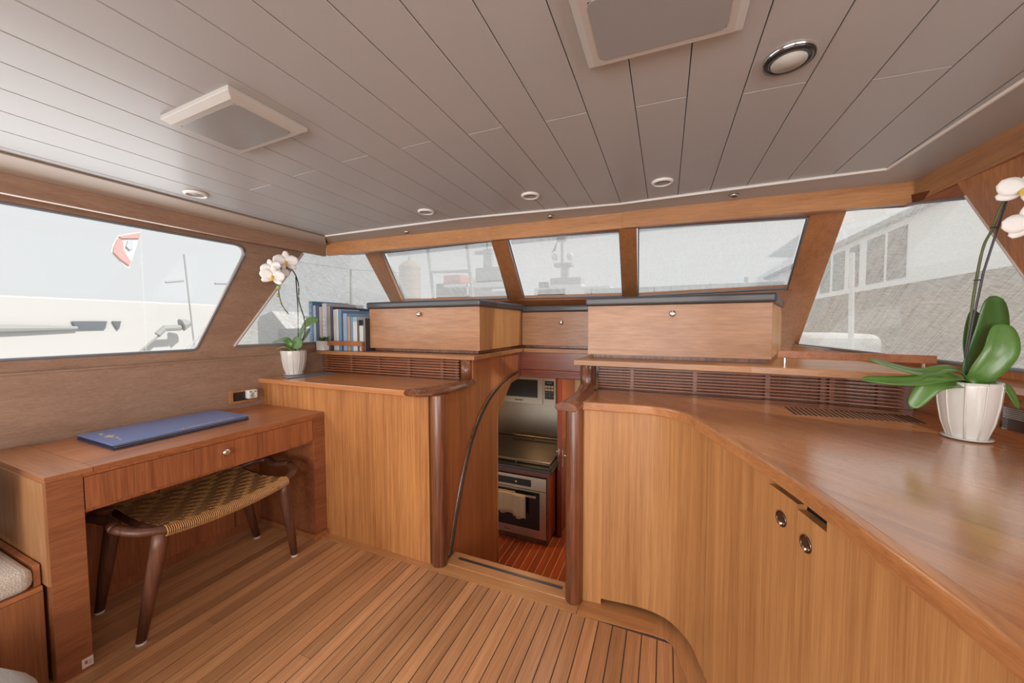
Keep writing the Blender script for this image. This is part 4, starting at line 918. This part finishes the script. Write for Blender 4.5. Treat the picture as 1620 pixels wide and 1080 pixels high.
def cloth(x0, x1, zb, y, ph):
    vs, fs = [], []; nx, nz = 14, 8
    for j in range(nz+1):
        for i in range(nx+1):
            u = i/nx; v = j/nz; x = x0+(x1-x0)*u; z = -.452+(zb+.012*math.sin(u*9+ph)+.452)*v
            vs.append((x, y+.006*math.sin(u*14+ph)*(.3+v), z))
    for j in range(nz):
        for i in range(nx): fs.append([j*(nx+1)+i, j*(nx+1)+i+1, (j+1)*(nx+1)+i+1, (j+1)*(nx+1)+i])
    return vs, fs
obj('front_fold', cloth(-1.40, -1.265, -.70, OY-.056, .4), M_towel, tw, smooth=True, solid=.005)
obj('wide_fold', cloth(-1.60, -1.385, -.655, OY-.052, 1.7), M_towel, tw, smooth=True, solid=.005)
obj('back_fold', cloth(-1.58, -1.39, -.69, OY-.018, 2.2), M_towel, tw, smooth=True, solid=.004)
tag(obj('galley_worktop', box(-2.25, -1.0, 3.33, 4.29, -.205, -.17), M_black, bevel=.006), 'black galley worktop above the oven', 'worktop')
ck = thing('cooktop', (-1.4, 3.8, -.17), 'cooktop with a raised steel edge in the galley', 'cooktop')
obj('glass', box(-1.75, -1.05, 3.42, 4.15, -.169, -.160), plain('cooktop_glass', (.10, .10, .11), .12, .7), ck)
obj('rail', cat(tube([(-1.75, 3.40, -.13), (-1.04, 3.40, -.13), (-1.04, 4.17, -.13), (-1.75, 4.17, -.13)], .010, 8), *[tube([(x, y, -.17), (x, y, -.13)], .006, 6) for x, y in ((-1.04, 3.40), (-1.4, 3.40), (-1.04, 4.17), (-1.5, 4.17))]), M_steel, ck)
tag(obj('splashback', box(-2.2, -1.03, 4.255, 4.275, -.165, .335), M_steel), 'brushed steel splashback behind the cooktop', 'splashback')
mw = thing('microwave', (-1.45, 3.95, .34), 'steel microwave above the cooktop in the galley', 'microwave')
MY = 3.85
obj('body', box(-1.80, -1.108, MY+.02, 4.25, .352, .665), M_steel, mw, bevel=.003)
md = obj('door', box(-1.80, -1.258, MY, MY+.02, .352, .665), M_steel, mw, bevel=.002)
obj('window', box(-1.74, -1.318, MY-.002, MY+.001, .425, .628), M_black, md)
cp = obj('control_panel', box(-1.255, -1.108, MY, MY+.02, .352, .665), M_steel, mw, bevel=.002)
kp = obj('keypad', box(-1.235, -1.128, MY-.002, MY+.001, .42, .625), M_black, cp)
obj('display', box(-1.21, -1.15, MY-.003, MY-.001, .592, .612), plain('lcd', (.04, .08, .18), .3), kp)
for r in range(4):
    for c in range(3): obj('key', box(-1.229+c*.034, -1.201+c*.034, MY-.004, MY-.001, .548-r*.034, .572-r*.034), plain('key_grey', (.32, .30, .28), .5) if r < 2 else plain('key_dark', (.05, .05, .05), .4), kp)
obj('logo', box(-1.60, -1.50, MY-.001, MY+.001, .382, .394), M_brown, md)
jb = thing('galley_door', (-.98, 3.62, GZ), 'red wood galley door standing open beside the oven', 'door')
obj('leaf', box(-1.01, -.975, 3.62, 4.2, GZ+.01, .86), W_red, jb, bevel=.002)
obj('stile', box(-1.015, -.965, 3.585, 3.625, GZ+.01, .86), W_red, jb, bevel=.003)
obj('lock_plate', box(-1.000, -.99, 3.581, 3.585, -.26, -.03), M_steel, jb)
obj('handle', cat(tube([(-1.0, 3.60, -.07), (-1.035, 3.60, -.07), (-1.038, 3.66, -.075)], .008, 8), tube([(-.965, 3.60, -.10), (-.93, 3.60, -.10), (-.90, 3.595, -.105)], .007, 8)), M_chrome, jb, smooth=True)
obj('catch_plate', box(-.963, -.957, 3.59, 3.615, -.22, -.04), M_steel, jb)
gl = thing('galley_fill_lamp', (-1.2, 3.3, .84), 'small warm ceiling lamp added out of sight to light the galley', 'lamp')
obj('housing', lathe([(.05, .0), (.06, .005), (.06, .02)], (-1.2, 3.2, .84), 20), M_chrome, gl)
lamp('galley_fill_light', 'AREA', (-1.2, 3.2, .835), 6.5, (1.0, .60, .28), (.12, .12))  # warm light of the added, unseen galley lamp
lamp('galley_right_fill', 'AREA', (-.5, 3.7, .78), 8, (1.0, .72, .42), (.15, .15))  # added without a fitting, to brighten the cream wall past the door
lamp('galley_left_fill', 'AREA', (-1.9, 2.9, .70), 3.5, (1.0, .62, .30), (.3, .3))  # extra warm fill lamp, no fitting behind it

# ------------------------------------------------------------------ harbour outside
struct(obj('ground_harbour', box(-220, 220, -60, 420, -3.1, -3.0), M_sea), 'pale harbour water and quay outside', 'ground')
def far_box(px0, py0, px1, py1, Y, dep):
    a, b = aty(px0, py0, Y), aty(px1, py1, Y)
    if py1 >= 500 or py0 >= 520: a.z, b.z = max(a.z, b.z), -3.0
    return box(min(a.x, b.x), max(a.x, b.x), Y, Y+dep, min(a.z, b.z), max(a.z, b.z))
tower = thing('stone_tower', aty(648, 480, 40), 'domed stone tower seen through the left windscreen pane', 'tower')
c0 = aty(649, 478, 40); rT = (aty(663, 450, 40).x-aty(636, 450, 40).x)/2; zt = aty(649, 424, 40).z
obj('shaft', lathe([(rT, -3), (rT, zt-.2), (rT*1.05, zt), (rT*.95, zt+.25), (rT*.6, zt+.75), (rT*.12, zt+1.1), (rT*.05, zt+1.7)], (c0.x, 40, 0), 28), M_stone, tower)
gy = thing('deck_gantry', aty(712, 470, 9), 'grey tubular gantry frame beyond the left windscreen pane', 'gantry')
G = lambda x, y: aty(x, y, 9)
for a, b in (((676, 385), (687, 480)), ((738, 380), (749, 480))): obj('strut', tube([G(*a), G(*b), V((G(*b).x, 9, -3))], .05, 8), M_farg, gy)
obj('crossbar', tube([G(684, 430), G(744, 429)], .045, 8), M_farg, gy)
hs = thing('quay_shed', aty(705, 470, 60), 'low brown quay shed with a red roof behind the gantry', 'building')
obj('wall', far_box(690, 449, 742, 500, 60, 10), M_far, hs); obj('roof', far_box(702, 436, 728, 449, 61, 8), plain('far_red', (.62, .22, .18), .8), hs); obj('canopy', far_box(702, 450, 741, 452.5, 58, 2), M_whitehull, hs); obj('post', far_box(738, 450, 740, 466, 58, .3), M_whitehull, hs)
def yacht(name, Y, label, parts):
    t = thing(name, aty(parts[0][1], 475, Y), label, 'yacht')
    for n, x0, y0, x1, y1, m in parts: obj(n, far_box(x0, y0, x1, y1, Y, (abs(x1-x0))*Y/900), m, t, bevel=.02*Y/10, seg=2)
    return t
yacht('motor_yacht', 55, 'yacht with a dark mast stack at the right of the left windscreen pane', [('hull', 750, 462, 806, 520, M_farg), ('deck', 750, 444, 803, 453, M_whitehull), ('cabin', 752, 424, 795, 446, M_farg), ('stack', 764, 394, 778, 424, M_farg), ('radar', 750, 397, 764, 401, M_farg), ('mast', 769, 375, 772, 396, M_farg), ('post', 752.5, 424, 754, 444, M_whitehull), ('post', 773, 424, 775, 446, M_whitehull)])
y3 = yacht('motor_yacht', 70, 'tall white yacht with twin radar domes behind the middle windscreen pane', [('hull', 845, 456, 965, 520, M_whitehull), ('cabin', 850, 457, 895, 467, M_far), ('bridge', 868, 450, 920, 455, M_whitehull), ('wheelhouse', 870, 440, 919, 449, M_farg), ('mast_base', 887, 420, 899, 440, M_farg), ('yard', 876, 416, 904, 420, M_farg), ('mast', 887, 376, 891, 418, M_farg), ('radar', 880, 375, 895, 380, M_farg), ('locker', 852, 446, 866, 455, M_far)])
for x, y in ((878, 406), (902, 405)):
    c = aty(x, y, 70.5); r = .72; obj('dome', lathe([(r*.6, -r), (r, -.2*r), (r*.95, .35*r), (r*.6, .8*r), (.05, r)], c, 20), plain('dome_grey', (.62, .64, .66), .5), y3, smooth=True)
fl = thing('pennant', aty(876, 392, 70.3), 'dark pennant hanging from the yacht mast in the middle pane', 'flag')
obj('cloth', slab([aty(882, 379.5, 70.3), aty(879, 396, 70.3), aty(873, 400, 70.3)], .05), M_far, fl)
qr = thing('quay_railing', aty(1090, 460, 50), 'thin quay railing low in the right windscreen pane', 'railing')
obj('rail', far_box(925, 457.5, 1240, 458.6, 50, .2), M_farg, qr)
for x in (935, 1034, 1060, 1092, 1122, 1180, 1240): obj('post', far_box(x, 448 if x in (1122, 1180) else 454, x+1.5, 500, 50, .2), M_farg, qr)
tag(obj('bollard_light', far_box(1178, 438, 1182, 500, 48, .3), M_farg), 'short grey lamp post on the quay in the right pane', 'post')
# building and post on the right
bld = thing('boat_shed', (13, 20, -3), 'long quay building with a white window band behind the right quarter window', 'building')
BXR = 13.0
Bq = lambda x, y: atx(x, y, BXR)
def zz(x, y): return Bq(x, y).z
z_low, z_band, z_roof = zz(1440, 432), zz(1440, 437), zz(1440, 352)
z_b0 = zz(1400, 445); z_r0 = zz(1400, 368)
ybeg, yend = 6.0, 60
obj('lower_wall', box(BXR, BXR+8, ybeg, yend, -3, z_b0-.4), M_far, bld)
obj('window_band', box(BXR-.15, BXR+8, ybeg, yend, z_b0-.4, z_r0+.25), plain('band_white', (.92, .92, .92), .6), bld)
obj('roof_edge', box(BXR-.6, BXR+8, ybeg, yend, z_r0+.25, z_r0+.55), M_farg, bld)
for a, b in ((1303, 1318), (1323, 1341), (1349, 1364), (1377, 1404), (1410, 1440)):
    ya_, yb_ = Bq(a, 420).y, Bq(b, 400).y
    wn = obj('window', box(BXR-.22, BXR-.14, min(ya_, yb_), max(ya_, yb_), z_b0, z_r0-.15), plain('far_window', (.07, .07, .07), .4), bld)
tag(obj('quay_post', tube([V((aty(1346, 560, 9).x, 9, -3)), aty(1346, 560, 9), aty(1348, 400, 9)], .045, 8), M_whitehull), 'white upright post outside the right quarter window', 'post')
tag(obj('mooring_line', tube([aty(1300, 404, 9), aty(1440, 331, 9)], .012, 6), M_farg), 'thin slanting rope outside the right quarter window', 'rope')
wj = tag(obj('white_launch', cat(far_box(1268, 528, 1400, 560, 11, 2.5)), M_whitehull, bevel=.2, seg=3), 'low white launch at the foot of the right quarter window', 'boat')
# left side: neighbouring yachts, flag and pole
nb = thing('neighbour_yacht', (-16, 8, -3), 'big white yacht moored alongside, dark window strip in its flank', 'yacht')
NX = -16.0; Nq = lambda x, y: atx(x, y, NX)
obj('hull', box(NX-6, NX, -14, 10.0, -3, Nq(150, 520).z+.9), plain('neighbour_white', (.56, .56, .57), .5), nb, bevel=.04, seg=2)
for x0_, x1_ in ((112, 168), (176, 190)):
    q = [Nq(x0_, 508), Nq(x1_, 508), Nq(x1_-3, 520), Nq(x0_+8, 521)]; obj('hull_window', extr([p+V((.02, 0, 0)) for p in q], (.05, 0, 0)), plain('grey_glass', (.16, .18, .21), .3), nb)
obj('rub_rail', tube([Nq(-60, 520)+V((.1, 0, 0)), Nq(45, 519)+V((.1, 0, 0)), Nq(120, 518.5)+V((.1, 0, 0))], [.12, .09, .05], 8), M_farg, nb)
obj('anchor', cat(tube([Nq(234, 529)+V((.6, 0, 0)), Nq(245, 519)+V((.6, 0, 0)), Nq(270, 518)+V((.6, 0, 0))], .10, 8), tube([Nq(272, 514)+V((.6, 0, 0)), Nq(284, 511)+V((.6, 0, 0))], [.22, .12], 8)), M_farg, nb)
obj('line', tube([Nq(236, 531)+V((.6, 0, 0)), Nq(205, 556)+V((.6, 0, 0))], .03, 6), M_farg, nb)
mp_ = thing('flag_pole', aty(300, 560, 5), 'thin grey pole seen through the left side window', 'pole')
PQ = lambda x, y: atx(x, y, -10)
obj('pole', tube([V((-10, PQ(309, 560).y, -3)), PQ(309, 560), PQ(291, 402)], .017, 8), M_farg, mp_); obj('spreader', tube([PQ(262, 446.5), PQ(290, 444)], .025, 6), M_farg, mp_); obj('spreader', tube([PQ(340, 448.5), PQ(368, 449)], .025, 6), M_farg, mp_)
fg = thing('flag', PQ(200, 420), 'red and white flag flying outside the left side window', 'flag')
def fpoly(pts, m, dx): obj('field', extr([PQ(*p)+V((dx, 0, 0)) for p in pts], (.03, 0, 0)), m, fg)
obj('staff', tube([V((-10.0, PQ(222, 362).y, -3)), V((-10.0, PQ(222, 362).y, PQ(222, 362).z))], .003, 6), M_white, fg)
fpoly([(186, 372), (221, 367), (214, 392), (203, 425), (195, 421), (174, 398), (176, 388)], M_white, 0)
fpoly([(186, 374), (220, 368.5), (218, 377), (190, 377)], M_redflag, .04)
fpoly([(184, 378), (191, 380), (193, 396), (205, 415), (202, 420), (188, 410), (177, 399), (178, 391)], M_redflag, .04)
fpoly([(200, 381), (208, 380), (208, 392), (203, 396), (197, 390)], plain('flag_crest', (.55, .60, .70), .7), .04)
# left quarter window: white covered boat with a mast
cb = thing('covered_sailboat', aty(500, 520, 12), 'white covered sailing boat with a mast outside the left quarter window', 'boat')
CQ = lambda x, y, d=0: aty(x, y, 12+d)
obj('cover', extr([CQ(380, 560), CQ(412, 500), CQ(430, 492), CQ(470, 540), CQ(470, 580)], (0, 1.5, 0)), M_whitehull, cb)
obj('cover', extr([CQ(430, 492, 2), CQ(520, 505, 2), CQ(640, 500, 2), CQ(640, 560, 2), CQ(440, 560, 2)], (0, 2, 0)), plain('far_cover', (.62, .62, .64), .8), cb)
obj('hull', extr([V((CQ(380, 560).x, 12, -3)), V((CQ(640, 560).x, 12, -3)), CQ(640, 560), CQ(380, 560)], (0, 4, 0)), M_whitehull, cb)
obj('cabin', extr([CQ(440, 520, -1), CQ(520, 518, -1), CQ(520, 560, -1), CQ(440, 560, -1)], (0, .5, 0)), M_farg, cb)
obj('mast', tube([CQ(556, 540, 1), CQ(555, 425, 1)], .055, 10), M_farg, cb)
obj('stay', tube([CQ(470, 414, 1), CQ(555, 426, 1), CQ(640, 432, 1)], .012, 6), M_farg, cb)
